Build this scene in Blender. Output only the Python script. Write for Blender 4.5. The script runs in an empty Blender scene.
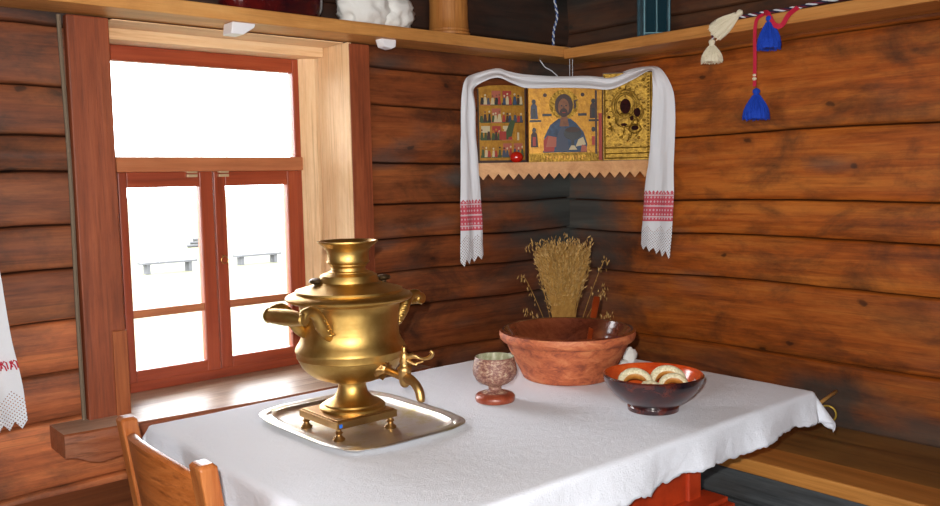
import bpy, bmesh, math, random
from mathutils import Vector, Matrix, noise
from math import sin, cos, pi, radians, sqrt
random.seed(7)
scn = bpy.context.scene
C = scn.collection

# ------------------------------------------------------------------ basics
def lin(h):
    h = h.lstrip('#'); o = []
    for i in (0, 2, 4):
        c = int(h[i:i+2], 16)/255
        o.append(c/12.92 if c <= .04045 else ((c+.055)/1.055)**2.4)
    return (*o, 1)

def mat(name):
    m = bpy.data.materials.new(name); m.use_nodes = True
    nt = m.node_tree; b = nt.nodes['Principled BSDF']
    return m, nt, b

def N(nt, typ, **kw):
    n = nt.nodes.new(typ)
    for k, v in kw.items():
        if k.startswith('i_'):
            n.inputs[k[2:]].default_value = v
        else: setattr(n, k, v)
    return n

def ramp(nt, stops):
    r = nt.nodes.new('ShaderNodeValToRGB')
    e = r.color_ramp.elements
    while len(e) < len(stops): e.new(.5)
    for k, (p, c) in enumerate(stops):
        e[k].position = p; e[k].color = c if len(c) == 4 else (*c, 1)
    return r

def mixc(nt, fac, a, b, mode='MIX'):
    n = nt.nodes.new('ShaderNodeMix'); n.data_type = 'RGBA'; n.blend_type = mode
    for sock, v in ((n.inputs[0], fac), (n.inputs[6], a), (n.inputs[7], b)):
        if hasattr(v, 'links'): nt.links.new(v, sock)
        else: sock.default_value = v
    return n.outputs[2]

def math_(nt, op, a, b=None, c=None):
    n = nt.nodes.new('ShaderNodeMath'); n.operation = op
    for s, v in zip(n.inputs, (a, b, c)):
        if v is None: continue
        if hasattr(v, 'links'): nt.links.new(v, s)
        else: s.default_value = v
    return n.outputs[0]

def plain(name, hexc, rough=.6, metal=0, bump=0, bscale=60, var=0, spec=.5, hex2=None, vscale=8, coat=0):
    m, nt, b = mat(name)
    b.inputs['Roughness'].default_value = rough; b.inputs['Metallic'].default_value = metal
    b.inputs['Specular IOR Level'].default_value = spec
    b.inputs['Coat Weight'].default_value = coat; b.inputs['Coat Roughness'].default_value = .15
    tc = N(nt, 'ShaderNodeTexCoord')
    if hex2:
        n = N(nt, 'ShaderNodeTexNoise', i_Scale=vscale, i_Detail=6, i_Roughness=.65)
        nt.links.new(tc.outputs['Object'], n.inputs['Vector'])
        r = ramp(nt, [(.35, lin(hexc)), (.65, lin(hex2))])
        nt.links.new(n.outputs['Fac'], r.inputs[0]); nt.links.new(r.outputs[0], b.inputs['Base Color'])
    else: b.inputs['Base Color'].default_value = lin(hexc)
    if bump:
        n = N(nt, 'ShaderNodeTexNoise', i_Scale=bscale, i_Detail=5)
        nt.links.new(tc.outputs['Object'], n.inputs['Vector'])
        bp = N(nt, 'ShaderNodeBump', i_Strength=bump, i_Distance=.004)
        nt.links.new(n.outputs['Fac'], bp.inputs['Height']); nt.links.new(bp.outputs[0], b.inputs['Normal'])
    return m

def wood(name, light, midc, dark, axis='X', rough=.5, grain=1.0, patch=None, patch_amt=.5, knots=True, attr=False, spec=.4, bump=.35, ringy=1.0, off=0.0):
    """planks seen along `axis`; the grain is stretched noise, with darker wear patches and knots"""
    m, nt, b = mat(name); L = nt.links.new
    tc = N(nt, 'ShaderNodeTexCoord')
    vec = tc.outputs['Object']
    if attr:
        at = N(nt, 'ShaderNodeAttribute', attribute_name='tint')
        sep = N(nt, 'ShaderNodeSeparateColor'); L(at.outputs['Color'], sep.inputs[0])
        sc = N(nt, 'ShaderNodeVectorMath', operation='SCALE'); L(at.outputs['Color'], sc.inputs[0]); sc.inputs['Scale'].default_value = 0
        cmb = N(nt, 'ShaderNodeCombineXYZ'); mm = math_(nt, 'MULTIPLY', sep.outputs[0], 13.7)
        for k in range(3): L(mm, cmb.inputs[k])
        ad = N(nt, 'ShaderNodeVectorMath', operation='ADD'); L(vec, ad.inputs[0]); L(cmb.outputs[0], ad.inputs[1]); vec = ad.outputs[0]
    elif off:
        ad = N(nt, 'ShaderNodeVectorMath', operation='ADD'); L(vec, ad.inputs[0]); ad.inputs[1].default_value = (off, off*1.7, off*.6); vec = ad.outputs[0]
    k = {'X': (.9, 14, 14), 'Y': (14, .9, 14), 'Z': (14, 14, .9)}[axis]
    def mp(s):
        q = N(nt, 'ShaderNodeMapping'); q.inputs['Scale'].default_value = [s*v for v in k]; L(vec, q.inputs['Vector']); return q.outputs[0]
    n1 = N(nt, 'ShaderNodeTexNoise', i_Scale=1.0*ringy, i_Detail=8, i_Roughness=.62, i_Distortion=.9); L(mp(1.0), n1.inputs['Vector'])
    n2 = N(nt, 'ShaderNodeTexNoise', i_Scale=6, i_Detail=6, i_Roughness=.7); L(mp(1.3), n2.inputs['Vector'])
    a = math_(nt, 'MULTIPLY', n1.outputs['Fac'], .65); a = math_(nt, 'MULTIPLY_ADD', n2.outputs['Fac'], .35*grain, a)
    r = ramp(nt, [(.30, lin(dark)), (.47, lin(midc)), (.68, lin(light))]); L(a, r.inputs[0]); col = r.outputs[0]
    if patch:
        n3 = N(nt, 'ShaderNodeTexNoise', i_Scale=3.2, i_Detail=7, i_Roughness=.68, i_Distortion=.4)
        q = N(nt, 'ShaderNodeMapping'); q.inputs['Scale'].default_value = [max(.7, v**.22) for v in k]; L(vec, q.inputs['Vector']); L(q.outputs[0], n3.inputs['Vector'])
        r3 = ramp(nt, [(.48, (0, 0, 0)), (.68, (1, 1, 1))]); L(n3.outputs['Fac'], r3.inputs[0])
        col = mixc(nt, math_(nt, 'MULTIPLY', r3.outputs[0], patch_amt), col, lin(patch))
    if knots:
        v = N(nt, 'ShaderNodeTexVoronoi', i_Scale=2.7, i_Randomness=1.0); v.voronoi_dimensions = '2D'
        sx_ = N(nt, 'ShaderNodeSeparateXYZ'); L(tc.outputs['Object'], sx_.inputs[0]); q = N(nt, 'ShaderNodeCombineXYZ')
        a1, a2 = {'X': (0, 2), 'Y': (1, 2), 'Z': (2, 0)}[axis]
        nd = N(nt, 'ShaderNodeTexNoise', i_Scale=22, i_Detail=3); L(tc.outputs['Object'], nd.inputs['Vector'])
        L(math_(nt, 'MULTIPLY_ADD', nd.outputs['Fac'], .03, math_(nt, 'MULTIPLY', sx_.outputs[a1], .8)), q.inputs[0]); L(math_(nt, 'MULTIPLY_ADD', nd.outputs['Fac'], .03, math_(nt, 'MULTIPLY', sx_.outputs[a2], 1.25)), q.inputs[1]); L(q.outputs[0], v.inputs['Vector'])
        rk = ramp(nt, [(.0, (1, 1, 1)), (.022, (.85, .85, .85)), (.034, (.25, .25, .25)), (.085, (0, 0, 0))]); L(v.outputs['Distance'], rk.inputs[0])
        col = mixc(nt, math_(nt, 'MULTIPLY', rk.outputs[0], .8), col, lin('#1d130d'))
    n4 = N(nt, 'ShaderNodeTexNoise', i_Scale=1.0, i_Detail=5, i_Roughness=.6, i_Distortion=.3); q4 = N(nt, 'ShaderNodeMapping'); q4.inputs['Scale'].default_value = [2.6 if x < 1 else x*8 for x in k]; L(vec, q4.inputs['Vector']); L(q4.outputs[0], n4.inputs['Vector'])
    r4 = ramp(nt, [(.55, (0, 0, 0)), (.68, (1, 1, 1))]); L(n4.outputs['Fac'], r4.inputs[0])
    col = mixc(nt, math_(nt, 'MULTIPLY', r4.outputs[0], .42*grain), col, lin(dark))
    if attr:
        n5 = N(nt, 'ShaderNodeTexNoise', i_Scale=22, i_Detail=6, i_Roughness=.72); q5 = N(nt, 'ShaderNodeMapping'); q5.inputs['Scale'].default_value = [.22 if x < 1 else 1 for x in k]; L(vec, q5.inputs['Vector']); L(q5.outputs[0], n5.inputs['Vector'])
        r5 = ramp(nt, [(.34, (.62, .6, .58)), (.5, (1, 1, 1)), (.68, (1.2, 1.17, 1.1))]); L(n5.outputs['Fac'], r5.inputs[0]); col = mixc(nt, .8, col, r5.outputs[0], 'MULTIPLY')
    if attr:   # g: stains and grey darkening of this wall, b: log tone with painted seam shade
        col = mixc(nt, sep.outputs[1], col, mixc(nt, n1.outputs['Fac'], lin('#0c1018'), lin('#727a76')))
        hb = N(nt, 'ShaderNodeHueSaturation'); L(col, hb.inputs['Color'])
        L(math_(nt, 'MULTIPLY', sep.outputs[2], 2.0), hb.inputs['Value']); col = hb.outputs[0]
    L(col, b.inputs['Base Color'])
    b.inputs['Specular IOR Level'].default_value = spec
    rr = math_(nt, 'MULTIPLY_ADD', n2.outputs['Fac'], .3, rough-.12); L(rr, b.inputs['Roughness'])
    bp = N(nt, 'ShaderNodeBump', i_Strength=bump, i_Distance=.006); L(a, bp.inputs['Height']); L(bp.outputs[0], b.inputs['Normal'])
    return m

# ---- mesh helpers
def obj(name, bm, mats, parent=None, smooth=False, bevel=0):
    me = bpy.data.meshes.new(name)
    bmesh.ops.recalc_face_normals(bm, faces=bm.faces) if bm.faces else None
    bm.to_mesh(me); bm.free()
    for m in (mats if isinstance(mats, (list, tuple)) else [mats]): me.materials.append(m)
    if smooth:
        for p in me.polygons: p.use_smooth = True
        if smooth != 'all':
            try: me.set_sharp_from_angle(angle=radians(smooth if smooth > 1 else 40))
            except Exception: pass
    o = bpy.data.objects.new(name, me); C.objects.link(o)
    if parent: o.parent = parent
    if bevel:
        md = o.modifiers.new('bevel', 'BEVEL'); md.width = bevel; md.segments = 2; md.limit_method = 'ANGLE'; md.angle_limit = radians(50)
    return o

def thing(name, label, cat, loc=(0, 0, 0), rz=0, group=None):
    o = bpy.data.objects.new(name, None); o.empty_display_size = .05; C.objects.link(o)
    o.location = loc; o.rotation_euler = (0, 0, rz)
    return tag(o, label, cat, group)

def tag(o, label, cat, group=None):
    o['label'] = label; o['category'] = cat
    if group: o['group'] = group
    return o

def struct(o): o['kind'] = 'structure'; return o
def part(o, label): o['label'] = label; return o

def box(bm, x0, x1, y0, y1, z0, z1, mi=0, M=None):
    vs = [bm.verts.new((x, y, z)) for x in (x0, x1) for y in (y0, y1) for z in (z0, z1)]
    if M: 
        for v in vs: v.co = M @ v.co
    for f in ((0, 1, 3, 2), (4, 6, 7, 5), (0, 4, 5, 1), (2, 3, 7, 6), (0, 2, 6, 4), (1, 5, 7, 3)):
        q = bm.faces.new([vs[i] for i in f]); q.material_index = mi
    return vs

def boxm(*a): bm = bmesh.new(); box(bm, *a); return bm

def lathe(bm, prof, seg=64, mi=0, c=(0, 0, 0), capb=True, capt=False, fn=None):
    rings = []
    for r, z in prof:
        ring = []
        for k in range(seg):
            t = 2*pi*k/seg; rr = r*(fn(t, z) if fn else 1)
            ring.append(bm.verts.new((c[0]+rr*cos(t), c[1]+rr*sin(t), c[2]+z)))
        rings.append(ring)
    for a, b in zip(rings, rings[1:]):
        for k in range(seg):
            f = bm.faces.new((a[k], a[(k+1) % seg], b[(k+1) % seg], b[k])); f.material_index = mi
    if capb: bm.faces.new(rings[0][::-1]).material_index = mi
    if capt: bm.faces.new(rings[-1]).material_index = mi
    return rings

def smoothpath(pts, n=6):
    P = [Vector(p) for p in pts]; out = []
    for i in range(len(P)-1):
        a = P[max(i-1, 0)]; b = P[i]; c = P[i+1]; d = P[min(i+2, len(P)-1)]
        for k in range(n):
            t = k/n
            out.append(.5*((2*b)+(c-a)*t+(2*a-5*b+4*c-d)*t*t+(3*b-a-3*c+d)*t**3))
    out.append(P[-1]); return out

def tube(bm, pts, rad, seg=10, mi=0, n=6, flat=None):
    if n > 1: P = smoothpath(pts, n)
    else: P = [Vector(p) for p in pts]
    m = len(P)
    R = [rad]*m if not isinstance(rad, (list, tuple)) else [rad[min(int(i/(m-1)*(len(rad)-1)), len(rad)-2)]*(1-((i/(m-1)*(len(rad)-1)) % 1 if i < m-1 else 1))+rad[min(int(i/(m-1)*(len(rad)-1)), len(rad)-2)+1]*((i/(m-1)*(len(rad)-1)) % 1 if i < m-1 else 1) for i in range(m)]
    up = Vector((0, 0, 1)); prev = None; rings = []
    for i in range(m):
        t = (P[min(i+1, m-1)]-P[max(i-1, 0)]).normalized()
        if prev is None: s = t.cross(up); s = s.normalized() if s.length > .1 else t.cross(Vector((1, 0, 0))).normalized()
        else: s = (prev-t*prev.dot(t)).normalized()
        prev = s; u = t.cross(s)
        rings.append([bm.verts.new(P[i]+(s*cos(2*pi*k/seg)+u*sin(2*pi*k/seg)*(flat or 1))*R[i]) for k in range(seg)])
    for a, b in zip(rings, rings[1:]):
        for k in range(seg):
            bm.faces.new((a[k], a[(k+1) % seg], b[(k+1) % seg], b[k])).material_index = mi
    bm.faces.new(rings[0][::-1]).material_index = mi; bm.faces.new(rings[-1]).material_index = mi

def tubem(*a, **k): bm = bmesh.new(); tube(bm, *a, **k); return bm

def prism(bm, poly, fn, d0, d1, mi=0):
    """2-D outline extruded: fn(u, v, d) -> point"""
    a = [bm.verts.new(fn(u, v, d0)) for u, v in poly]; b = [bm.verts.new(fn(u, v, d1)) for u, v in poly]
    n = len(poly)
    fs = [bm.faces.new(a[::-1]), bm.faces.new(b)]+[bm.faces.new((a[i], a[(i+1) % n], b[(i+1) % n], b[i])) for i in range(n)]
    for f in fs: f.material_index = mi

def blob(bm, c, r, seg=16, rings=10, mi=0, M=None, fn=None):
    rs = []
    for j in range(rings+1):
        ph = pi*j/rings; rs.append([])
        for k in range(seg):
            t = 2*pi*k/seg; d = Vector((sin(ph)*cos(t), sin(ph)*sin(t), cos(ph)))
            s = fn(d) if fn else 1
            p = Vector((d.x*r[0]*s, d.y*r[1]*s, d.z*r[2]*s))
            if M: p = M @ p
            rs[-1].append(bm.verts.new(p+Vector(c)))
    for a, b in zip(rs, rs[1:]):
        for k in range(seg):
            bm.faces.new((a[k], b[k], b[(k+1) % seg], a[(k+1) % seg])).material_index = mi
    bmesh.ops.remove_doubles(bm, verts=[v for r_ in (rs[0], rs[-1]) for v in r_], dist=1e-6)

# ------------------------------------------------------------------ camera
CAM = Vector((-2.79, -2.563, 1.35))
yaw, pitch, roll = radians(40.8), radians(5.0), radians(-1.1)
fw = Vector((sin(yaw)*cos(pitch), cos(yaw)*cos(pitch), -sin(pitch)))
r0 = Vector((cos(yaw), -sin(yaw), 0)); u0 = r0.cross(fw)
r1 = cos(roll)*r0+sin(roll)*u0; u1 = -sin(roll)*r0+cos(roll)*u0
cd = bpy.data.cameras.new('camera'); cam = bpy.data.objects.new('camera', cd); C.objects.link(cam)
cam.matrix_world = Matrix(((r1.x, u1.x, -fw.x, CAM.x), (r1.y, u1.y, -fw.y, CAM.y), (r1.z, u1.z, -fw.z, CAM.z), (0, 0, 0, 1)))
cd.sensor_width = 36; cd.lens = 865/940*36; cd.clip_start = .05
scn.camera = cam

# ------------------------------------------------------------------ materials
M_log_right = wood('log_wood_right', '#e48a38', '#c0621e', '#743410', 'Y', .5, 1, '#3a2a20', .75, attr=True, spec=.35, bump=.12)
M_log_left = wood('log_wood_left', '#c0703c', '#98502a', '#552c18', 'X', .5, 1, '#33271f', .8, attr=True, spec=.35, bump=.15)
M_log_plain = wood('log_wood_dull', '#8a5c38', '#6b4226', '#3b2416', 'X', .6, 1, '#33281f', .5, spec=.3)
M_log_plainY = wood('log_wood_dull_side', '#8a5c38', '#6b4226', '#3b2416', 'Y', .6, 1, '#33281f', .5, spec=.3)
M_casing = wood('casing_wood', '#b0603a', '#8d4628', '#582a18', 'Z', .5, 1, '#5a2c18', .4, knots=False)
M_casing_low = wood('casing_patch_wood', '#b5693a', '#985028', '#6a3218', 'Z', .5, 1, knots=False, off=3)
M_reveal = wood('reveal_wood', '#f0cfa4', '#e2b888', '#b08258', 'Z', .55, 1.3, '#b07f56', .3, knots=False)
M_soffit = wood('soffit_wood', '#f4d6ac', '#ecc698', '#c89868', 'X', .55, 1, knots=False)
M_redwood = wood('red_window_wood', '#b85c34', '#a04628', '#78301a', 'Z', .38, .7, knots=False, spec=.5, bump=.15)
M_redwoodX = wood('red_window_wood_rail', '#b85c34', '#a04628', '#78301a', 'X', .38, .7, knots=False, spec=.5, bump=.15)
M_transom = wood('transom_wood', '#d08c60', '#bd754c', '#9c5a3a', 'X', .4, .7, knots=False, bump=.15)
M_sill = wood('sill_wood', '#dccab8', '#bfa38c', '#80604a', 'X', .36, 1.2, '#6d4a38', .4, knots=True, spec=.6)  # top paler than the front: window sheen put into the colour
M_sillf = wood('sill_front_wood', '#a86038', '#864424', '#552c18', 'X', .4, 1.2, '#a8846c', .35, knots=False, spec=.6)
M_shelfL = wood('shelf_wood_left', '#e2ac6a', '#cf9250', '#a26a34', 'X', .42, .9, '#8a5326', .35, knots=False)
M_shelfR = wood('shelf_wood_right', '#dca05c', '#c58544', '#96602c', 'Y', .45, .9, '#8b5a2c', .3, knots=False)
M_benchd = wood('bench_board_dark', '#a07a44', '#876333', '#5e4120', 'Y', .4, .9, '#463220', .4, knots=False, spec=.5)
M_benchl = wood('bench_board_light', '#d89a50', '#c28340', '#9a6228', 'Y', .4, .9, knots=False, spec=.5)
M_benchX = wood('bench_board_window', '#a86c44', '#8a5232', '#5e341f', 'X', .45, .9, knots=False, spec=.5)
M_grey = wood('grey_weathered_wood', '#5d6164', '#43484c', '#25282c', 'Y', .6, 1.2, '#37302a', .5, knots=False)
M_chair = wood('chair_wood', '#c27a42', '#9c5424', '#5f2e12', 'Z', .34, 1.3, '#70381a', .3, knots=False, spec=.6, bump=.2)
M_chairY = wood('chair_board_wood', '#b96c36', '#955022', '#5c2c12', 'Y', .34, 1.3, '#74401c', .35, knots=False, spec=.6, bump=.25)
M_redpaint = plain('red_table_paint', '#b23b18', .4, bump=.1, hex2='#8f2a10', vscale=14)
M_floor = wood('floor_wood', '#8d6a49', '#6f4f34', '#46301f', 'X', .5, 1)
M_iconsh = wood('icon_shelf_wood', '#eebd86', '#e0a870', '#c08450', 'X', .5, .6, knots=True, bump=.1)
M_spoon = wood('spoon_wood', '#9c4218', '#83310f', '#5c200a', 'Z', .35, .6, knots=False, bump=.1)
M_basket = wood('basket_wood', '#c08344', '#a5672e', '#74431b', 'Z', .5, 1.2, knots=False)
M_white = plain('white_plastic', '#eeeef4', .4)
M_navy = plain('dark_hem_thread', '#2a2550', .8)
M_black = plain('dark_knob', '#54432e', .35, metal=.8, bump=.2, bscale=150)
M_string = plain('white_string', '#d8dce4', .7)
M_ropeb = plain('blue_wire', '#3c5a9a', .5)
M_gold = plain('gilt_metal', '#a5802e', .42, metal=.7, bump=.7, bscale=110, hex2='#6e5116', vscale=45)
M_goldp = plain('gold_ground', '#b98426', .38, metal=.5, bump=.2, bscale=90, hex2='#94641a', vscale=45)
M_dkbrown = plain('icon_brown', '#3a1e10', .5); M_face = plain('icon_face', '#8a5228', .5, hex2='#6d3f20', vscale=60)
M_blue = plain('icon_blue', '#2c4a6c', .5, hex2='#182c46', vscale=50); M_red = plain('icon_red', '#a02c1c', .5)
M_cream = plain('icon_cream', '#c4b48e', .5); M_green = plain('icon_green', '#38491f', .5); M_dark = plain('icon_dark', '#15100e', .4)
M_rose = plain('icon_rose', '#a8563e', .5); M_slate = plain('icon_slate', '#3c4256', .5)
M_redglass = plain('red_egg_glass', '#c81d10', .15, spec=.8, coat=.5)
M_bluetas = plain('blue_wool', '#0b3fb4', .85, bump=.8, bscale=200)
M_whitetas = plain('cream_wool', '#e6dcc2', .85, bump=.8, bscale=200)
M_ribbon = plain('red_ribbon', '#c41a3c', .6)
M_bead = plain('bead_cream', '#dcd0b0', .3)
M_teal = plain('teal_paint', '#27505e', .4, hex2='#173540', vscale=20)
M_metalln = plain('teal_trim', '#7aa5ae', .35, metal=.4)
M_lacq = plain('dark_red_lacquer', '#5e1210', .12, coat=.8, hex2='#220b14', vscale=9)
M_bagcloth = plain('white_bag_cloth', '#e3e2de', .8, bump=.3, bscale=70)
M_ring = plain('brass_ring', '#c0a040', .35, metal=.5)
M_stick = plain('pale_stick', '#c89a58', .5)

def brass(name, h1, h2, rough=.24):
    m, nt, b = mat(name); L = nt.links.new
    tc = N(nt, 'ShaderNodeTexCoord')
    n = N(nt, 'ShaderNodeTexNoise', i_Scale=9, i_Detail=7, i_Roughness=.7); L(tc.outputs['Object'], n.inputs['Vector'])
    r = ramp(nt, [(.35, lin(h1)), (.7, lin(h2))]); L(n.outputs['Fac'], r.inputs[0]); L(r.outputs[0], b.inputs['Base Color'])
    b.inputs['Metallic'].default_value = 1
    L(math_(nt, 'MULTIPLY_ADD', n.outputs['Fac'], .28, rough-.12), b.inputs['Roughness'])
    n2 = N(nt, 'ShaderNodeTexNoise', i_Scale=14, i_Detail=3)
    mp = N(nt, 'ShaderNodeMapping'); mp.inputs['Scale'].default_value = (1, 1, 14); L(tc.outputs['Object'], mp.inputs[0]); L(mp.outputs[0], n2.inputs[0])
    bp = N(nt, 'ShaderNodeBump', i_Strength=.06, i_Distance=.004); L(n2.outputs['Fac'], bp.inputs['Height']); L(bp.outputs[0], b.inputs['Normal'])
    return m
M_brass = brass('aged_brass', '#b48c48', '#d2ae68', .40)
M_brassd = brass('darker_brass', '#a67c4a', '#caa468', .38)

def m_tray():
    m, nt, b = mat('silver_tray'); L = nt.links.new
    tc = N(nt, 'ShaderNodeTexCoord')
    n = N(nt, 'ShaderNodeTexNoise', i_Scale=11, i_Detail=7, i_Roughness=.7); L(tc.outputs['Object'], n.inputs['Vector'])
    r = ramp(nt, [(.5, lin('#d8d4ce')), (.66, lin('#c4b884'))]); L(n.outputs['Fac'], r.inputs[0]); L(r.outputs[0], b.inputs['Base Color'])
    b.inputs['Metallic'].default_value = 1
    L(math_(nt, 'MULTIPLY_ADD', n.outputs['Fac'], .3, .26), b.inputs['Roughness'])
    bp = N(nt, 'ShaderNodeBump', i_Strength=.12, i_Distance=.004); L(n.outputs['Fac'], bp.inputs['Height']); L(bp.outputs[0], b.inputs['Normal'])
    return m
M_tray = m_tray()

def m_cloth(name, h='#e3e7f2', w=900):
    m, nt, b = mat(name); L = nt.links.new
    tc = N(nt, 'ShaderNodeTexCoord')
    n = N(nt, 'ShaderNodeTexNoise', i_Scale=40, i_Detail=8, i_Roughness=.75); L(tc.outputs['Object'], n.inputs['Vector'])
    n2 = N(nt, 'ShaderNodeTexNoise', i_Scale=300, i_Detail=2); L(tc.outputs['Object'], n2.inputs['Vector'])
    b.inputs['Base Color'].default_value = lin(h); b.inputs['Roughness'].default_value = .85; b.inputs['Specular IOR Level'].default_value = .2
    b.inputs['Sheen Weight'].default_value = .15
    a = math_(nt, 'MULTIPLY_ADD', n2.outputs['Fac'], .3, n.outputs['Fac'])
    bp = N(nt, 'ShaderNodeBump', i_Strength=.6, i_Distance=.005); L(a, bp.inputs['Height']); L(bp.outputs[0], b.inputs['Normal'])
    return m
M_cloth = m_cloth('white_linen')

def m_towel(name, b0, b1, lace):
    """uv.x metres across, uv.y metres up from the hem"""
    m, nt, b = mat(name); L = nt.links.new
    uv = N(nt, 'ShaderNodeUVMap', uv_map='cloth'); s = N(nt, 'ShaderNodeSeparateXYZ'); L(uv.outputs[0], s.inputs[0])
    u, v = s.outputs[0], s.outputs[1]
    def tri(x, p): return math_(nt, 'ABSOLUTE', math_(nt, 'SUBTRACT', math_(nt, 'FRACT', math_(nt, 'DIVIDE', x, p)), .5))
    t0 = tri(u, .016)
    top = math_(nt, 'LESS_THAN', math_(nt, 'MULTIPLY_ADD', t0, .018, v), b1)
    bot = math_(nt, 'GREATER_THAN', v, b0)
    dia = math_(nt, 'GREATER_THAN', math_(nt, 'ADD', tri(u, .0135), tri(v, .0165)), .30)
    st = math_(nt, 'GREATER_THAN', tri(v, .042), .07)
    pat = math_(nt, 'MULTIPLY', dia, st)
    solid = math_(nt, 'MULTIPLY_ADD', pat, .55, .38)
    red = math_(nt, 'MULTIPLY', math_(nt, 'MULTIPLY', top, bot), solid)
    col = mixc(nt, red, lin('#e6e8ee'), lin('#cc3c50'))
    L(col, b.inputs['Base Color']); b.inputs['Roughness'].default_value = .85; b.inputs['Specular IOR Level'].default_value = .2
    hole = math_(nt, 'LESS_THAN', math_(nt, 'ADD', tri(math_(nt, 'ADD', u, v), .011), tri(math_(nt, 'SUBTRACT', u, v), .011)), .26)
    inl = math_(nt, 'LESS_THAN', math_(nt, 'MULTIPLY_ADD', tri(u, .055), .07, v), lace)
    hole = math_(nt, 'MULTIPLY', hole, inl)
    edge = math_(nt, 'LESS_THAN', v, math_(nt, 'MULTIPLY_ADD', tri(u, .03), .045, .002))
    al = math_(nt, 'SUBTRACT', 1.0, math_(nt, 'MAXIMUM', hole, edge)); L(al, b.inputs['Alpha'])
    n = N(nt, 'ShaderNodeTexNoise', i_Scale=250, i_Detail=3); L(N(nt, 'ShaderNodeTexCoord').outputs['Object'], n.inputs['Vector'])
    bp = N(nt, 'ShaderNodeBump', i_Strength=.3, i_Distance=.003); L(n.outputs['Fac'], bp.inputs['Height']); L(bp.outputs[0], b.inputs['Normal'])
    return m
M_towel = m_towel('embroidered_linen', .13, .25, .12)
M_towel2 = m_towel('plain_laced_linen', 5, 5, .12)

def m_glass():
    m = bpy.data.materials.new('window_glass'); m.use_nodes = True; nt = m.node_tree; nt.nodes.clear(); L = nt.links.new
    o = N(nt, 'ShaderNodeOutputMaterial'); t = N(nt, 'ShaderNodeBsdfTransparent'); g = N(nt, 'ShaderNodeBsdfGlossy'); g.inputs['Roughness'].default_value = .02
    f = N(nt, 'ShaderNodeFresnel', i_IOR=1.45); mx = N(nt, 'ShaderNodeMixShader')
    L(f.outputs[0], mx.inputs[0]); L(t.outputs[0], mx.inputs[1]); L(g.outputs[0], mx.inputs[2]); L(mx.outputs[0], o.inputs[0]); return m
M_glass = m_glass()

# ------------------------------------------------------------------ log walls
def log_wall(name, m, along, sections, seams, z0, z1, tint, depth=.012, step=.03, thick=.16):
    """sections: [(u0,u1,za,zb)] ; seams: list of (z at u0 side, z at u1 side) functions; room side faces -normal"""
    bm = bmesh.new(); col = bm.loops.layers.float_color.new('tint')
    prof = [(0, .046), (.0022, .044), (.0036, .005), (.009, .0012), (.03, 0)]
    for (ua, ub, za, zb) in sections:
        zs = [za]+[s for s in seams if za+.03 < s < zb-.03]+[zb]
        for i in range(len(zs)-1):
            lo, hi = zs[i], zs[i+1]; H = hi-lo
            rows = [(lo+d, p) for d, p in prof if d < H*.35]
            mid = [(lo+H*f, -.004*sin(pi*f)) for f in (.35, .5, .65)]
            rows = rows+mid+[(hi-d, p) for d, p in prof[::-1] if d < H*.35]
            n = max(2, int((ub-ua)/step)); grid = []
            seed = hash((round(lo*50), int(ua < -1.9))) % 97
            rnd = random.Random(seed*31+5); rv = (rnd.random(), rnd.random())
            for (z, p) in rows:
                line = []
                for k in range(n+1):
                    u = ua+(ub-ua)*k/n
                    edge = .0 if (z-lo > .03 and hi-z > .03) else 1
                    dz = edge*(noise.noise(Vector((u*1.7, lo if z-lo < hi-z else hi, 3)))*.011+noise.noise(Vector((u*9, lo if z-lo < hi-z else hi, 8)))*.002)
                    if (z < za+.035 or z > zb-.035): dz = 0
                    dn = p+noise.noise(Vector((u*1.3, z*3, 1.5)))*.003+noise.noise(Vector((u*11, z*40, 5)))*.0005
                    co = (u, dn, z+dz) if along == 'X' else (dn, u, z+dz)
                    line.append((bm.verts.new(co), u, z, p))
                grid.append(line)
            for a, b in zip(grid, grid[1:]):
                for k in range(n):
                    q = [a[k], a[k+1], b[k+1], b[k]]
                    f = bm.faces.new([x[0] for x in q]); f.smooth = True
                    for lp, x in zip(f.loops, q):
                        g, bb = tint(x[1], x[2], rv)
                        if x[3] > .02 and z0 < x[2]: bb *= .22; g *= .5      # crack shade painted dark into the seam tone
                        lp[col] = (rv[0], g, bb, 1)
        # back and rims so that the wall is a solid
        t = thick
        if along == 'X': box(bm, ua, ub, .05, t, za, zb)
        else: box(bm, .05, t, ua, ub, za, zb)
    bm.normal_update()
    me = bpy.data.meshes.new(name); bm.to_mesh(me); bm.free(); me.materials.append(m)
    o = bpy.data.objects.new(name, me); C.objects.link(o); return struct(o)

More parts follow.
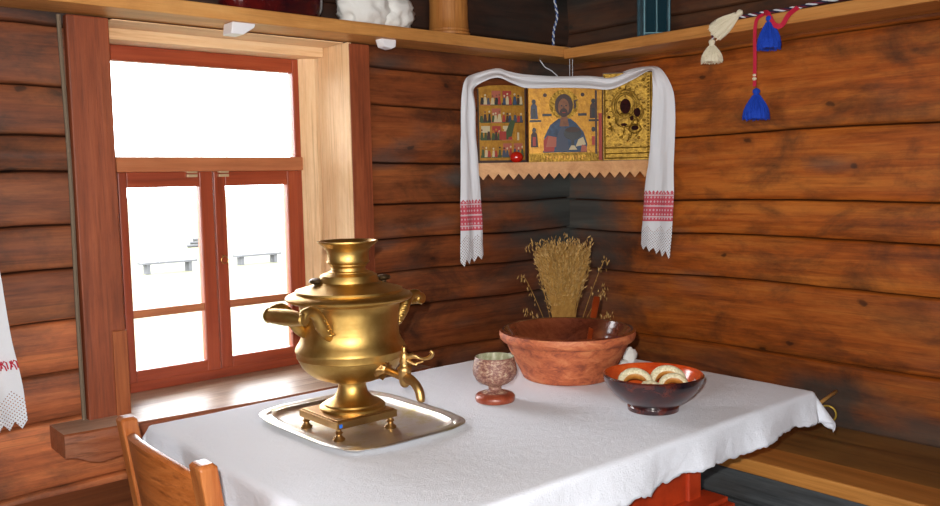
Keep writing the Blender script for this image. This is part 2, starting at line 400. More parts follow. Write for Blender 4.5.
def fbm(*p):
    v = Vector(p); return noise.noise(v)+.5*noise.noise(v*2.1)+.25*noise.noise(v*4.3)
def clamp(x, a=0, b=1): return max(a, min(b, x))
def tintR(u, z, rv):      # greyer near the corner and low on the wall, scattered stains, darker logs high up
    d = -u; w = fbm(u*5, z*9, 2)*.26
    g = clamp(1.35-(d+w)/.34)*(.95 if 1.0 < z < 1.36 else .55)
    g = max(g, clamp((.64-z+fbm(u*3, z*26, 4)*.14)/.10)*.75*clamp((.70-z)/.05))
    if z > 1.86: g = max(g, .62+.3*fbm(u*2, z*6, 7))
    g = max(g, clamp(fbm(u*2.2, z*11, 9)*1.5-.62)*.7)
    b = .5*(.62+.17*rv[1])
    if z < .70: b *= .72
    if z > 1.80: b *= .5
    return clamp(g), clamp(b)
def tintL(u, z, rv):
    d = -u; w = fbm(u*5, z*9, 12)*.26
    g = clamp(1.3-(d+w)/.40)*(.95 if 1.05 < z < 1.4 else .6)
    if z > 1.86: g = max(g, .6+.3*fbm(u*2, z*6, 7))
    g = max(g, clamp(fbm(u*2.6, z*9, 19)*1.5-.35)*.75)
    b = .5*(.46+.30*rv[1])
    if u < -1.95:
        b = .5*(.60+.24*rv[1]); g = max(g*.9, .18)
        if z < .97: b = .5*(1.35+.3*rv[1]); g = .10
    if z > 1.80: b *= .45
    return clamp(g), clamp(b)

ZT = 2.35
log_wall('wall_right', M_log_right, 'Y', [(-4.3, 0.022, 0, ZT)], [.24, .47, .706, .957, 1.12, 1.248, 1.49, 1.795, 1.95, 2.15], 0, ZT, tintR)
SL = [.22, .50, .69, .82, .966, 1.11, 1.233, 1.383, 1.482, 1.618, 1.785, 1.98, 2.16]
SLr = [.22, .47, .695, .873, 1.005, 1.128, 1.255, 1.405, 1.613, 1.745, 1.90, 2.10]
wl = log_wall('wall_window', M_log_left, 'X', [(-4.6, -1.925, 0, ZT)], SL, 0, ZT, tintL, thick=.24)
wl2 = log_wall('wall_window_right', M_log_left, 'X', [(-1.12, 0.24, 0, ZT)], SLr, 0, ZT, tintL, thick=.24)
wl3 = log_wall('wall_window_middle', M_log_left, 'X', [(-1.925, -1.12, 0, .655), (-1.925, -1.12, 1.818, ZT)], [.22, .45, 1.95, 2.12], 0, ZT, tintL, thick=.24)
for o in (wl2, wl3): o.parent = wl
# walls behind the camera, each with a window
def back_wall(name, m, fn, L, holes, seed):
    bm = bmesh.new()
    xs = sorted({0, L}|{h for a in holes for h in a[:2]})
    for a, b in zip(xs, xs[1:]):
        hs = [h for h in holes if h[0] <= a and h[1] >= b]
        for z in range(10):
            za, zb = z*ZT/10, (z+1)*ZT/10-.006
            if hs and za < hs[0][3]-.02 and zb > hs[0][2]+.02: continue
            fn(bm, a, b, za, zb)
        if not hs: fn(bm, a, b, 0, ZT, .03)
        else: fn(bm, a, b, 0, hs[0][2], .03); fn(bm, a, b, hs[0][3], ZT, .03)
    return struct(obj(name, bm, m))
def fsouth(bm, a, b, za, zb, r=0): box(bm, -4.6+a, -4.6+b, -4.46, -4.3-r, za, zb)
def fwest(bm, a, b, za, zb, r=0): box(bm, -4.76, -4.6-r, -4.3+a, -4.3+b, za, zb)
back_wall('wall_back', M_log_plain, fsouth, 4.6, [(1.2, 2.2, .705, 1.88)], 1)
back_wall('wall_side', M_log_plainY, fwest, 4.3, [(1.4, 2.4, .705, 1.88)], 2)
# floor, ceiling
bm = bmesh.new()
for k in range(22): box(bm, -4.6, .02, -4.3+k*.196, -4.3+k*.196+.193, -.04, 0)
struct(obj('floor', bm, M_floor))
bm = bmesh.new()
for k in range(18): box(bm, -4.76+k*.272, -4.76+k*.272+.268, -4.46, .19, ZT, ZT+.04)
box(bm, -4.76, .16, -4.46, .19, ZT+.04, ZT+.06)
struct(obj('ceiling', bm, M_log_plainY))

# ------------------------------------------------------------------ window
win = thing('window_1', 'wide old window with red painted frame in the log wall', 'window', (-1.5, .1, .7)); del win['label']; del win['category']; struct(win)
def W(name, bm, m, bevel=.003, p=win):
    o = obj(name, bm, m, None, bevel=bevel); o.parent = p; o.matrix_parent_inverse = Matrix.Translation(-Vector(win.location)) if p is win else Matrix.Identity(4); return o
XL, XR, ZB, ZH = -1.925, -1.12, .68, 1.817
W('casing', boxm(-2.043, XL-.004, -.032, .0, .66, 1.815), M_casing, .004)
W('casing', boxm(XR-.012, -1.046, -.028, .0, .66, 1.815), M_casing, .004)
W('casing_patch', boxm(-1.968, XL-.002, -.040, -.0315, .665, .93), M_casing_low, .002)
bm = bmesh.new(); prism(bm, [(XR-.014, -.027), (XR-.026, .150), (XR-.0005, .150), (XR-.0005, -.027)], lambda u, v, d_: (u, v, d_), ZB, ZH); prism(bm, [(XR-.035, .160), (XR-.076, .203), (XR-.076, .24), (XR-.001, .24), (XR-.001, .160)], lambda u, v, d_: (u, v, d_), ZB, ZH-.028)
box(bm, XL+.0005, XL+.002, .060, .150, ZB, ZH); box(bm, XL+.001, XL+.030, .154, .24, ZB, ZH-.028)
W('reveal_board', bm, M_reveal, .004)
bm = bmesh.new(); tube(bm, [(-2.05, -.010, .67), (-2.052, -.012, 1.0), (-2.049, -.010, 1.4), (-2.056, -.010, 1.815)], .006, 6, n=4); W('chinking', bm, plain('grey_tow', '#7a6a58', .9, bump=.8, bscale=120), 0)
bm = bmesh.new(); box(bm, XL+.008, XR-.026, -.02, .110, ZH-.004, ZH-.0005); box(bm, XL+.008, XR-.026, .114, .24, ZH-.036, ZH-.0005)
W('lintel_board', bm, M_soffit, .004)
y0, y1 = .205, .242
fx0, fx1, fz0, fz1 = -1.895, -1.194, .682, 1.780
fr = bmesh.new()
box(fr, fx0, -1.852, y0, y1, fz0, fz1); box(fr, -1.219, fx1, y0, y1, fz0, fz1)
f1 = W('window_frame', fr, M_redwood)
fr = bmesh.new(); box(fr, -1.852, -1.219, y0, y1, 1.732, fz1); box(fr, -1.852, -1.219, y0, y1, fz0, .716)
W('frame_rail', fr, M_redwoodX)
W('transom', boxm(fx0+.01, fx1-.012, y0-.030, y1, 1.3862, 1.434), M_transom)
def sash(xa, xb, ga, gb):
    s = bmesh.new(); yy0, yy1 = y0-.012, y0+.022
    box(s, xa, ga, yy0, yy1, .717, 1.386); box(s, gb, xb, yy0, yy1, .717, 1.386)
    o = W('sash', s, M_redwood)
    def ch(n, b_, m_, bv=.002):
        c = obj(n, b_, m_, o, bevel=bv); return c
    s = bmesh.new(); box(s, ga, gb, yy0, yy1, 1.337, 1.386); box(s, ga, gb, yy0, yy1, .717, .754)
    ch('sash_rail', s, M_redwoodX)
    ch('muntin', boxm(ga, gb, yy0+.004, yy1-.004, .922, .948), M_transom)
    ch('pane', boxm(ga-.002, gb+.002, y0+.003, y0+.006, .75, 1.34), M_glass, 0)
    return o
s1 = sash(-1.851, -1.541, -1.824, -1.587)
s2 = sash(-1.537, -1.220, -1.496, -1.262)
W('pane', boxm(-1.853, -1.218, y0+.015, y0+.018, 1.43, 1.734), M_glass, 0)
hb = bmesh.new()
for x in (-1.632, -1.522):
    for dz in (0, .013): box(hb, x, x+.034, y0-.026, y0-.010, 1.368+dz, 1.377+dz)
W('hinge', hb, plain('old_brass_hinge', '#c9b18c', .4, metal=.3), .001)
kb = bmesh.new(); kp = [(-1.516+.012*cos(t*pi/6), y0-.024, 1.088+.012*sin(t*pi/6)) for t in range(13)]
tube(kb, kp, .002, 8, n=1); box(kb, -1.519, -1.513, y0-.026, y0-.010, 1.098, 1.104); W('pull_ring', kb, M_brassd, 0)
# two plain windows behind the camera
def back_window(nm, fn):
    bm = bmesh.new(); fn(bm, 0, 1, .705, .76); fn(bm, 0, 1, 1.82, 1.88); fn(bm, 0, .05, .705, 1.88); fn(bm, .95, 1, .705, 1.88); fn(bm, .48, .52, .705, 1.88)
    fn(bm, 0, 1, 1.28, 1.31)
    w_ = struct(obj(nm, bm, M_redwood))
    g = bmesh.new(); fn(g, .01, .99, .72, 1.87, .018); o = obj('pane', g, M_glass, w_)
back_window('window_2', lambda bm, a, b, za, zb, r=0: box(bm, -3.4+a, -3.4+b, -4.40+r, -4.36-r, za, zb))
back_window('window_3', lambda bm, a, b, za, zb, r=0: box(bm, -4.70+r, -4.66-r, -2.9+a, -2.9+b, za, zb))

# ------------------------------------------------------------------ window sill board with carved end
sb = bmesh.new()
def sillfn(u, v, d): return (u, d, v)
poly = [(-2.165, .705), (-2.165, .622), (-2.12, .618), (-2.10, .612), (-2.08, .600), (-2.05, .592), (-2.0, .600), (-1.94, .618), (-1.8, .632), (-1.2, .632), (-1.0, .622), (-.95, .635), (-.93, .65), (-.93, .705)]
a = [(u, v) for u, v in poly]
def sy(u): return -.135-.055*clamp((u+2.18)/.6)
va = [sb.verts.new((u, sy(u), v-.022 if v > .7 else v)) for u, v in a]
sb.free()
sb = bmesh.new()
n = len(a)
A1 = [sb.verts.new((u, .0+(.0), v)) for u, v in a]; B1 = [sb.verts.new((u, sy(u), v-(.016 if v > .7 else 0))) for u, v in a]
sb.faces.new(A1); sb.faces.new(B1[::-1])
for i in range(n): sb.faces.new((A1[i], A1[(i+1) % n], B1[(i+1) % n], B1[i]))
# split top so the board is flat with a worn chamfer toward the room
for f in sb.faces: f.material_index = 0
sill = bmesh.new()
def strip(z, ya): return [(-2.185, z), (-.93, z)]
sb.free()
sb = bmesh.new()
secs = [-2.140, -2.128, -2.11, -2.08, -2.05, -2.0, -1.95, -1.925, -1.8, -1.58, -1.3, -1.12, -1.0, -.96, -.93]
def under(u):
    P = poly[1:-1]
    for (p, q) in zip(P, P[1:]):
        if p[0] <= u <= q[0]: return p[1]+(q[1]-p[1])*(u-p[0])/max(1e-6, q[0]-p[0])
    return P[-1][1]
rows = []
for u in secs:
    y = sy(u); zb_ = under(u)+.0
    rows.append([sb.verts.new(c) for c in ((u, 0, zb_), (u, 0, .684), (u, y+.008, .684), (u, y+.001, .680), (u, y, .660), (u, y+.002, zb_))])
for r_, q_ in zip(rows, rows[1:]):
    for k in range(6):
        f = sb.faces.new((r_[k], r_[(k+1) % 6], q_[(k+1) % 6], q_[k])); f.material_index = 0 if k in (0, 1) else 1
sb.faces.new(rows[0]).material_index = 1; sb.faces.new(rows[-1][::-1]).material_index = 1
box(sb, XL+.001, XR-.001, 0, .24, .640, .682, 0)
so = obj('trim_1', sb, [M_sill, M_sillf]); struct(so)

# ------------------------------------------------------------------ shelf running along both walls
sh = bmesh.new()
def ztop(u): return 1.862
pL = [(-4.6, 0), (-4.6, -.165), (-.20, -.165), (-.165, -.20), (0, -.20), (0, 0)]
bm = bmesh.new(); box(bm, -4.6, -.0, -.17, -.001, 1.822, 1.862)
box(bm, -4.6, -2.5, -.17, -.001, 1.862, 1.862+.0001)
shl = thing('wall_shelf', 'long ochre plank shelf above the window, running into the corner', 'shelf', (-2.3, 0, 1.822))
def P_(name, bm, m, root, **k):
    o = obj(name, bm, m, root, **k); o.matrix_parent_inverse = Matrix.Translation(-Vector(root.location)); return o
bm = bmesh.new(); box(bm, -4.59, -.002, -.165, -.006, 1.820, 1.862)
P_('board', bm, M_shelfL, shl, bevel=.004)
for x in (-3.9, -2.9): P_('bracket', boxm(x, x+.03, -.10, -.006, 1.79, 1.820), M_shelfL, shl)
shr = thing('wall_shelf', 'ochre plank shelf on the right log wall with tassels hanging from it', 'shelf', (0, -2.2, 1.8))
bm = bmesh.new(); box(bm, -.21, -.006, -4.29, -.167, 1.812, 1.852)
P_('board', bm, M_shelfR, shr, bevel=.004)
# small white blocks under the shelf
for (x, lab) in ((-1.575, 'small white block under the shelf above the window'), (-1.045, 'small white block under the shelf right of the window casing')):
    bm = bmesh.new()
    if x < -1.3: prism(bm, [(-.04, 0), (.035, 0), (.03, -.012), (-.005, -.035), (-.045, -.035)], lambda u, v, d: (u, d, v), -.03, .03)
    else: prism(bm, [(-.03, 0), (.03, 0), (.028, -.024), (.01, -.032), (-.02, -.026)], lambda u, v, d: (u, d, v), -.02, .02)
    o = obj('white_block', bm, M_white, bevel=.003); o.location = (x, -.125, 1.820); tag(o, lab, 'block')

# ------------------------------------------------------------------ benches
b = thing('wall_bench', 'long wooden bench along the right log wall, lighter front board', 'bench', (-.27, -2.2, 0))
P_('seat_board', boxm(-.40, -.035, -4.28, -.02, .465, .502), M_benchd, b, bevel=.004)
part(P_('seat_board', boxm(-.55, -.402, -4.28, -.43, .462, .505), M_benchl, b, bevel=.005), 'lighter front board')
bm = bmesh.new(); box(bm, -.542, -.50, -4.28, -.43, .37, .461); box(bm, -.542, -.50, -4.28, -.43, .20, .366); box(bm, -.542, -.50, -4.28, -.43, .0, .196)
part(P_('front_board', bm, M_grey, b, bevel=.006), 'grey weathered front boards')
b = thing('wall_bench', 'wooden bench below the window, under the carved sill end', 'bench', (-2.2, -.2, 0))
P_('seat_board', boxm(-4.58, -.57, -.42, -.03, .455, .492), M_benchX, b, bevel=.006)
for x in (-4.4, -3.3, -2.2, -1.2): P_('support', boxm(x, x+.05, -.40, -.06, 0, .455), M_benchX, b, bevel=.004)

# ------------------------------------------------------------------ table
TX0, TX1, TY0, TY1, TZ = -2.018, -.595, -1.415, -.463, .75
t = thing('dining_table', 'red painted table in the corner under a white tablecloth', 'table', (-1.32, -.94, 0))
P_('table_top', boxm(TX0, TX1, TY0, TY1, TZ-.035, TZ), M_redpaint, t, bevel=.003)
bm = bmesh.new(); box(bm, -1.95, -1.10, -1.375, -1.35, .53, TZ-.036); box(bm, -1.95, -1.10, -.56, -.535, .58, TZ-.036); box(bm, -1.97, -1.945, -1.35, -.55, .58, TZ-.036); box(bm, -1.085, -1.06, -1.35, -.55, .58, TZ-.036)
P_('apron', bm, M_redpaint, t)
for x in (-1.97, -1.10):
    for y in (-1.385, -.56):
        P_('leg', boxm(x, x+.05, y, y+.05, 0, TZ-.036), M_redpaint, t, bevel=.004)
bm = bmesh.new()
for k in range(4): box(bm, -1.96, -1.005+k*.008, -1.43-.014*k, -1.36, .560-.014*k, .572-.014*k)
for k in range(3): box(bm, -1.95, -1.02+.008*k, -1.425-.014*k, -1.37, .552-.014*k, .560-.014*k)
part(P_('moulding', bm, M_redpaint, t, bevel=.002), 'ribbed red moulding across the front')

# tablecloth
def cloth():
    bm = bmesh.new(); uvl = None
    x0, x1, ya, yb = TX0-.004, TX1+.004, TY0-.004, TY1+.004
    dL, dR, dF, dB = .24, .115, .092, .09
    nx, ny = 230, 150
    us = [x0-dL+(x1+dR-x0+dL)*i/nx for i in range(nx+1)]
    vs = [ya-dF+(yb+dB-ya+dF)*j/ny for j in range(ny+1)]
    r = .010
    def bend(d):   # distance past the edge -> (outward, down)
        if d <= 0: return 0, 0
        if d < r*pi/2: return r*sin(d/r), r*(1-cos(d/r))
        return r, r+(d-r*pi/2)
    g = []
    for v in vs:
        line = []
        for u in us:
            hem = 1+.16*noise.noise(Vector((u*5, v*5, 2)))+.09*noise.noise(Vector((u*23, v*23, 4)))+.06*noise.noise(Vector((u*70, v*70, 4)))
            du = (u-x1 if u > x1 else x0-u if u < x0 else 0); dv = (ya-v if v < ya else v-yb if v > yb else 0)
            su = 1 if u > x1 else -1; sv = -1 if v < ya else 1
            X, Y = min(max(u, x0), x1), min(max(v, ya), yb)
            Z = TZ+.004
            Z += .0015*noise.noise(Vector((u*4, v*4, 0)))+.0005*noise.noise(Vector((u*19, v*19, 0)))
            if du and dv:
                d = sqrt(du*du+dv*dv)*hem; o, dn = bend(d); a_ = math.atan2(dv, du)
                o += min(.65*max(0, d-.015), .055)*sin(2*a_)
                X += su*o*cos(a_); Y += sv*o*sin(a_); Z -= dn*.94
            elif du or dv:
                d = (du+dv)*hem; o, dn = bend(d)
                s = u if dv else v
                f = clamp(d/.09)
                o += f*(.010*sin(s*21+2*noise.noise(Vector((s*2, 0, 0))))+.007*noise.noise(Vector((s*11, 3, 0)))+.003*noise.noise(Vector((s*34, d*34, 0)))+.008)
                if du: X += su*o
                else: Y += sv*o
                Z -= dn
            line.append(bm.verts.new((X, Y, Z)))
        g.append(line)
    for a, b in zip(g, g[1:]):
        for k in range(nx): bm.faces.new((a[k], a[k+1], b[k+1], b[k]))
    o = obj('tablecloth', bm, [M_cloth], smooth='all')
    md = o.modifiers.new('thick', 'SOLIDIFY'); md.thickness = .0016; md.offset = 1
    return tag(o, 'white linen tablecloth with a ragged hem spread over the corner table', 'tablecloth')
cloth()
ZC = TZ+.0062   # top of the cloth

# ------------------------------------------------------------------ tray
def tray():
    cx, cy = -1.640, -.806; hx, hy = .188, .240
    r = thing('serving_tray', 'silver metal serving tray with a scalloped rim under the samovar', 'tray', (cx, cy, ZC))
    K = 144
    def outline(s):
        out = []
        for k in range(K):
            t_ = 2*pi*k/K; c_, s_ = cos(t_), sin(t_); p = 4.8
            q = (abs(c_)**p+abs(s_)**p)**(-1/p)
            # cusps next to each corner and a shallow bow in every side
            w = 1-.012*math.exp(-((abs(abs(c_*q)-abs(s_*q))-.30)/.10)**2)
            out.append((c_*q*w*(hx+s), s_*q*w*(hy+s)))
        return out
    bm = bmesh.new(); levels = [(0, .0135), (-.004, .0155), (-.012, .0150), (-.018, .0125), (-.026, .0125), (-.034, .006), (-.046, .0022), (-.09, .0018)]
    top = []
    for s, z in levels: top.append([bm.verts.new((x, y, z)) for x, y in outline(s)])
    bot = []
    for s, z in [(0, .0125), (-.014, .0115), (-.036, .004), (-.048, .0003)]: bot.append([bm.verts.new((x, y, z)) for x, y in outline(s)])
    for L_ in (top, bot):
        for a, b in zip(L_, L_[1:]):
            for k in range(K): bm.faces.new((a[k], a[(k+1) % K], b[(k+1) % K], b[k]))
    for k in range(K): bm.faces.new((top[0][k], top[0][(k+1) % K], bot[0][(k+1) % K], bot[0][k]))
    bm.faces.new(top[-1]); bm.faces.new(bot[-1])
    obj('plate', bm, M_tray, r, smooth=35)
    for sx, sy_ in ((-1, 1), (1, -1), (1, 1), (-1, -1)):
        bm = bmesh.new(); M = Matrix.Rotation(pi/4*sx*sy_*-1, 3, 'Z')
        blob(bm, (sx*(hx-.040), sy_*(hy-.042), .0105), (.026, .012, .006), 20, 8, M=M)
        part(obj('corner_ornament', bm, M_tray, r, smooth='all'), 'raised oval corner lobe')
tray()

# ------------------------------------------------------------------ samovar
def samovar():
    cx, cy = -1.677, -.832; zb = ZC+.0022
    r = thing('samovar', 'big brass samovar standing on the silver tray', 'samovar', (cx, cy, zb))
    k0 = -zb
    def Z(z): return z+k0
    hs = .084
    for sx in (-1, 1):
        for sy_ in (-1, 1):
            bm = bmesh.new(); lathe(bm, [(.013, 0), (.0145, .004), (.008, .010), (.0065, .014), (.010, .018), (.006, .022), (.006, Z(.800))], 20, c=(sx*(hs-.012), sy_*(hs-.012), 0), capt=True)
            obj('foot', bm, M_brassd, r, smooth=40).location = (-.014, 0, 0)
    bm = bmesh.new(); box(bm, -hs, hs, -hs, hs, Z(.786), Z(.803)); box(bm, -hs+.004, hs-.004, -hs+.004, hs-.004, Z(.803), Z(.806)); 
    o = obj('plinth', bm, M_brassd, r, bevel=.003); o.location = (-.014, 0, 0)
    bm = bmesh.new(); lathe(bm, [(.078, Z(.806)), (.0785, Z(.812)), (.074, Z(.816)), (.069, Z(.817)), (.067, Z(.821)), (.058, Z(.824)), (.046, Z(.832)), (.037, Z(.845)), (.0335, Z(.858)), (.033, Z(.868)), (.036, Z(.876)), (.041, Z(.880))], 64)
    obj('pedestal', bm, M_brass, r, smooth=38)
    prof = [(.035, .874), (.060, .876), (.088, .886), (.106, .899), (.118, .914), (.1245, .927), (.1265, .932), (.1285, .9335), (.1290, .942), (.1315, .950), (.1290, .958), (.1220, .968), (.1165, .980), (.1150, .995), (.1160, 1.02), (.1175, 1.04), (.1185, 1.055), (.1220, 1.061), (.1400, 1.066), (.1480, 1.070), (.1500, 1.075), (.1470, 1.079), (.138, 1.083), (.126, 1.086)]
    bm = bmesh.new(); lathe(bm, [(a, Z(b)) for a, b in prof], 96)
    obj('body', bm, M_brass, r, smooth=30)
    prof = [(.126, 1.084), (.1275, 1.088), (.126, 1.092), (.118, 1.094), (.100, 1.099), (.082, 1.105), (.074, 1.108), (.071, 1.111), (.070, 1.116), (.066, 1.126), (.058, 1.131), (.048, 1.133)]
    bm = bmesh.new(); lathe(bm, [(a, Z(b)) for a, b in prof], 80, capt=True)
    obj('lid', bm, M_brass, r, smooth=30)
    prof = [(.050, 1.130), (.049, 1.134), (.041, 1.137), (.039, 1.146), (.041, 1.150), (.0475, 1.153), (.0505, 1.157), (.0485, 1.161), (.0485, 1.180), (.051, 1.186), (.058, 1.194), (.067, 1.200), (.0715, 1.204), (.0715, 1.207), (.067, 1.207), (.055, 1.197), (.046, 1.185), (.045, 1.15), (.036, 1.14)]
    bm = bmesh.new(); lathe(bm, [(a, Z(b)) for a, b in prof], 72, capt=True)
    obj('chimney_crown', bm, M_brass, r, smooth=35)
    for (ax, ay) in ((-.070, .030), (.086, -.020)):
        bm = bmesh.new(); lathe(bm, [(.006, -.012), (.007, .000), (.014, .002), (.018, .006), (.016, .011), (.008, .014)], 18, c=(ax, ay, Z(1.107)), capt=True, fn=lambda t_, z_: 1+.12*cos(6*t_) if z_ > .013 else 1)
        part(obj('lid_knob', bm, M_black, r, smooth=40), 'dark rosette knob on the lid')
    # handles on -x and +x
    for s in (-1, 1):
        h = bmesh.new()
        lathe_pts = [(.0155, -.062), (.0175, -.058), (.0155, -.052), (.017, -.046), (.018, -.020), (.0185, 0), (.018, .020), (.015, .046), (.0135, .052), (.015, .058), (.0125, .062)]
        bm2 = bmesh.new(); lathe(bm2, lathe_pts, 24, capt=True)
        bmesh.ops.rotate(bm2, verts=bm2.verts, matrix=Matrix.Rotation(pi/2, 3, 'X')); bmesh.ops.translate(bm2, verts=bm2.verts, vec=(s*.192, 0, Z(1.050)))
        g = obj('handle', bm2, M_brass, r, smooth=40); g.rotation_euler = (0, 0, radians(11))
        for e_ in (-1, 1):
            bm3 = bmesh.new(); y = e_*.052
            tube(bm3, [(s*.194, y, Z(1.046)), (s*.184, y, Z(1.060)), (s*.165, y*.98, Z(1.063)), (s*.148, y*.95, Z(1.052)), (s*.134, y*.9, Z(1.030)), (s*.116, y*.85, Z(1.006)), (s*.104, y*.8, Z(.990))], [.010, .012, .012, .013, .016, .014, .006], 12)
            for q in range(4):
                zz = 1.040-q*.012; blob(bm3, (s*(.134-q*.007), y*.93, Z(zz)), (.010, .016, .005), 12, 6)
            obj('handle_bracket', bm3, M_brass, g, smooth='all')
    # tap towards -y
    bm = bmesh.new()
    lathe(bm, [(.024, 0), (.026, .006), (.019, .012), (.013, .020), (.010, .026)], 28, capt=True, fn=lambda t_, z_: 1+.10*cos(8*t_))
    bmesh.ops.rotate(bm, verts=bm.verts, matrix=Matrix.Rotation(pi/2, 3, 'X')); bmesh.ops.translate(bm, verts=bm.verts, vec=(.0, -.108, Z(.915)))
    tube(bm, [(0, -.125, Z(.914)), (0, -.165, Z(.910)), (0, -.205, Z(.908)), (0, -.232, Z(.902)), (0, -.250, Z(.888)), (0, -.256, Z(.870)), (0, -.256, Z(.866))], [.009, .009, .012, .010, .010, .0095, .0085], 16)
    tp = obj('tap', bm, M_brassd, r, smooth='all')
    bm = bmesh.new(); lathe(bm, [(.006, -.022), (.010, -.018), (.0125, -.010), (.0135, 0), (.0145, .014), (.016, .020), (.012, .024), (.009, .030), (.012, .036), (.009, .044), (.0105, .050), (.006, .056), (.004, .060), (.006, .066), (.002, .072)], 22, c=(0, -.200, Z(.908)), capt=True)
    tube(bm, [(0, -.200, Z(.948)), (.012, -.220, Z(.958)), (.024, -.245, Z(.952)), (.034, -.268, Z(.958)), (.038, -.280, Z(.972)), (.032, -.276, Z(.980))], [.006, .007, .005, .007, .006, .004], 10)
    tube(bm, [(0, -.205, Z(.948)), (.014, -.228, Z(.938)), (.028, -.246, Z(.944))], [.004, .0035, .003], 8)
    for v in bm.verts:
        if v.co.x > .012: v.co = Vector((.012, -.220, Z(.952)))+(v.co-Vector((.012, -.220, Z(.952))))*.72
    obj('tap_key', bm, M_brassd, tp, smooth='all')
    tp.location = (.010, 0, .002)
    bm = bmesh.new(); box(bm, -.0915, -.084, -.0852, -.0838, Z(.790), Z(.798))
    part(obj('sticker', bm, plain('blue_sticker', '#2f6fd0', .4), r), 'tiny blue sticker on the plinth corner')
samovar()

# ------------------------------------------------------------------ pottery
def m_clay(name, a, b_, c_, rough, scale, spec=.5, streak=1, bump=.15, coat=0):
    m, nt, b = mat(name); L = nt.links.new
    tc = N(nt, 'ShaderNodeTexCoord'); mp = N(nt, 'ShaderNodeMapping'); mp.inputs['Scale'].default_value = (1, 1, streak); L(tc.outputs['Object'], mp.inputs[0])
    n = N(nt, 'ShaderNodeTexNoise', i_Scale=scale, i_Detail=9, i_Roughness=.72, i_Distortion=.6); L(mp.outputs[0], n.inputs['Vector'])
    r = ramp(nt, [(.38, lin(a)), (.5, lin(b_)), (.64, lin(c_))]); L(n.outputs['Fac'], r.inputs[0]); L(r.outputs[0], b.inputs['Base Color'])
    b.inputs['Roughness'].default_value = rough; b.inputs['Specular IOR Level'].default_value = spec; b.inputs['Coat Weight'].default_value = coat; b.inputs['Coat Roughness'].default_value = .12
    bp = N(nt, 'ShaderNodeBump', i_Strength=bump, i_Distance=.005); L(n.outputs['Fac'], bp.inputs['Height']); L(bp.outputs[0], b.inputs['Normal'])
    return m
M_clay_out = m_clay('terracotta_outside', '#84422c', '#b4603a', '#c77c50', .6, 20, streak=2.0)
M_clay_in = m_clay('brown_glaze', '#4a2013', '#66301d', '#7d4228', .16, 8, coat=.6)
M_sb_out = m_clay('dark_red_glaze', '#141018', '#34181a', '#5e2416', .25, 16, coat=.6, streak=1.5)
M_sb_in = m_clay('orange_glaze', '#b23a14', '#c8481a', '#d8602a', .2, 10, coat=.6)
M_gob = m_clay('speckled_glaze', '#5e3430', '#8d5f52', '#bfa78c', .45, 95, streak=1.6, bump=.4)
M_gob_in = m_clay('green_grey_glaze', '#8b8a6c', '#a5a488', '#d0cdb8', .4, 40, streak=.4)
M_gob_foot = m_clay('brown_foot_glaze', '#6b2f1f', '#873c26', '#a05a42', .3, 12)
def bowl(name, lab, loc, outer, inner, mo, mi_):
    bm = bmesh.new(); n_o = len(outer)
    rg = lathe(bm, outer+inner, 96, capt=True)
    for f in bm.faces:
        c_ = f.calc_center_median()
    k = 96
    for i, f in enumerate(list(bm.faces)[:-2]):
        f.material_index = 0 if i//k < n_o-(2 if name == 'large_bowl' else 1) else 1
    bm.faces.ensure_lookup_table(); bm.faces[len(bm.faces)-1].material_index = 1
    o = obj(name, bm, [mo, mi_], smooth=40); o.location = loc
    return tag(o, lab, 'bowl' if 'bowl' in name else 'goblet')
bo = [(.128, 0), (.134, .004), (.143, .022), (.158, .048), (.173, .075), (.181, .093), (.185, .099), (.193, .101), (.200, .107), (.203, .118), (.201, .128), (.195, .132)]
bi = [(.188, .130), (.183, .121), (.177, .110), (.175, .108), (.170, .096), (.168, .0945), (.158, .075), (.145, .050), (.122, .026), (.080, .014), (.02, .012)]
bowl('large_bowl', 'large terracotta clay bowl with a spoon in it, widest on the table', (-.922, -.832, ZC), [(a*.99, b*1.1) for a, b in bo], [(a*.99, b*1.1) for a, b in bi], M_clay_out, M_clay_in)
so_ = [(.060, 0), (.065, .002), (.066, .012), (.063, .016), (.082, .028), (.102, .044), (.117, .062), (.125, .076), (.128, .085), (.129, .091), (.125, .095)]
si_ = [(.120, .093), (.116, .086), (.109, .073), (.092, .050), (.070, .032), (.045, .022), (.01, .020)]
bowl('small_bowl', 'small dark glazed bowl with orange inside holding bread rolls', (-1.045, -1.238, ZC), [(a*.975, b) for a, b in so_], [(a*.975, b) for a, b in si_], M_sb_out, M_sb_in)
go = [(.046, 0), (.051, .002), (.053, .008), (.0525, .016), (.048, .021), (.036, .025), (.022, .029), (.0175, .033), (.0175, .040), (.021, .044), (.036, .050), (.050, .060), (.0575, .074), (.0590, .084), (.0570, .098), (.0535, .110), (.0525, .119), (.0510, .121)]
gi = [(.0480, .119), (.0485, .108), (.051, .090), (.050, .078), (.040, .062), (.02, .054), (.005, .053)]
bm = bmesh.new(); lathe(bm, go+gi, 64, capt=True)
for i, f in enumerate(list(bm.faces)):
    r_ = i//64
    f.material_index = 2 if r_ < 5 else (0 if r_ < len(go)-1 else 1)
o = obj('goblet', bm, [M_gob, M_gob_in, M_gob_foot], smooth=40); o.location = (-1.270, -.893, ZC)
tag(o, 'short speckled clay goblet on a round foot beside the large bowl', 'goblet')
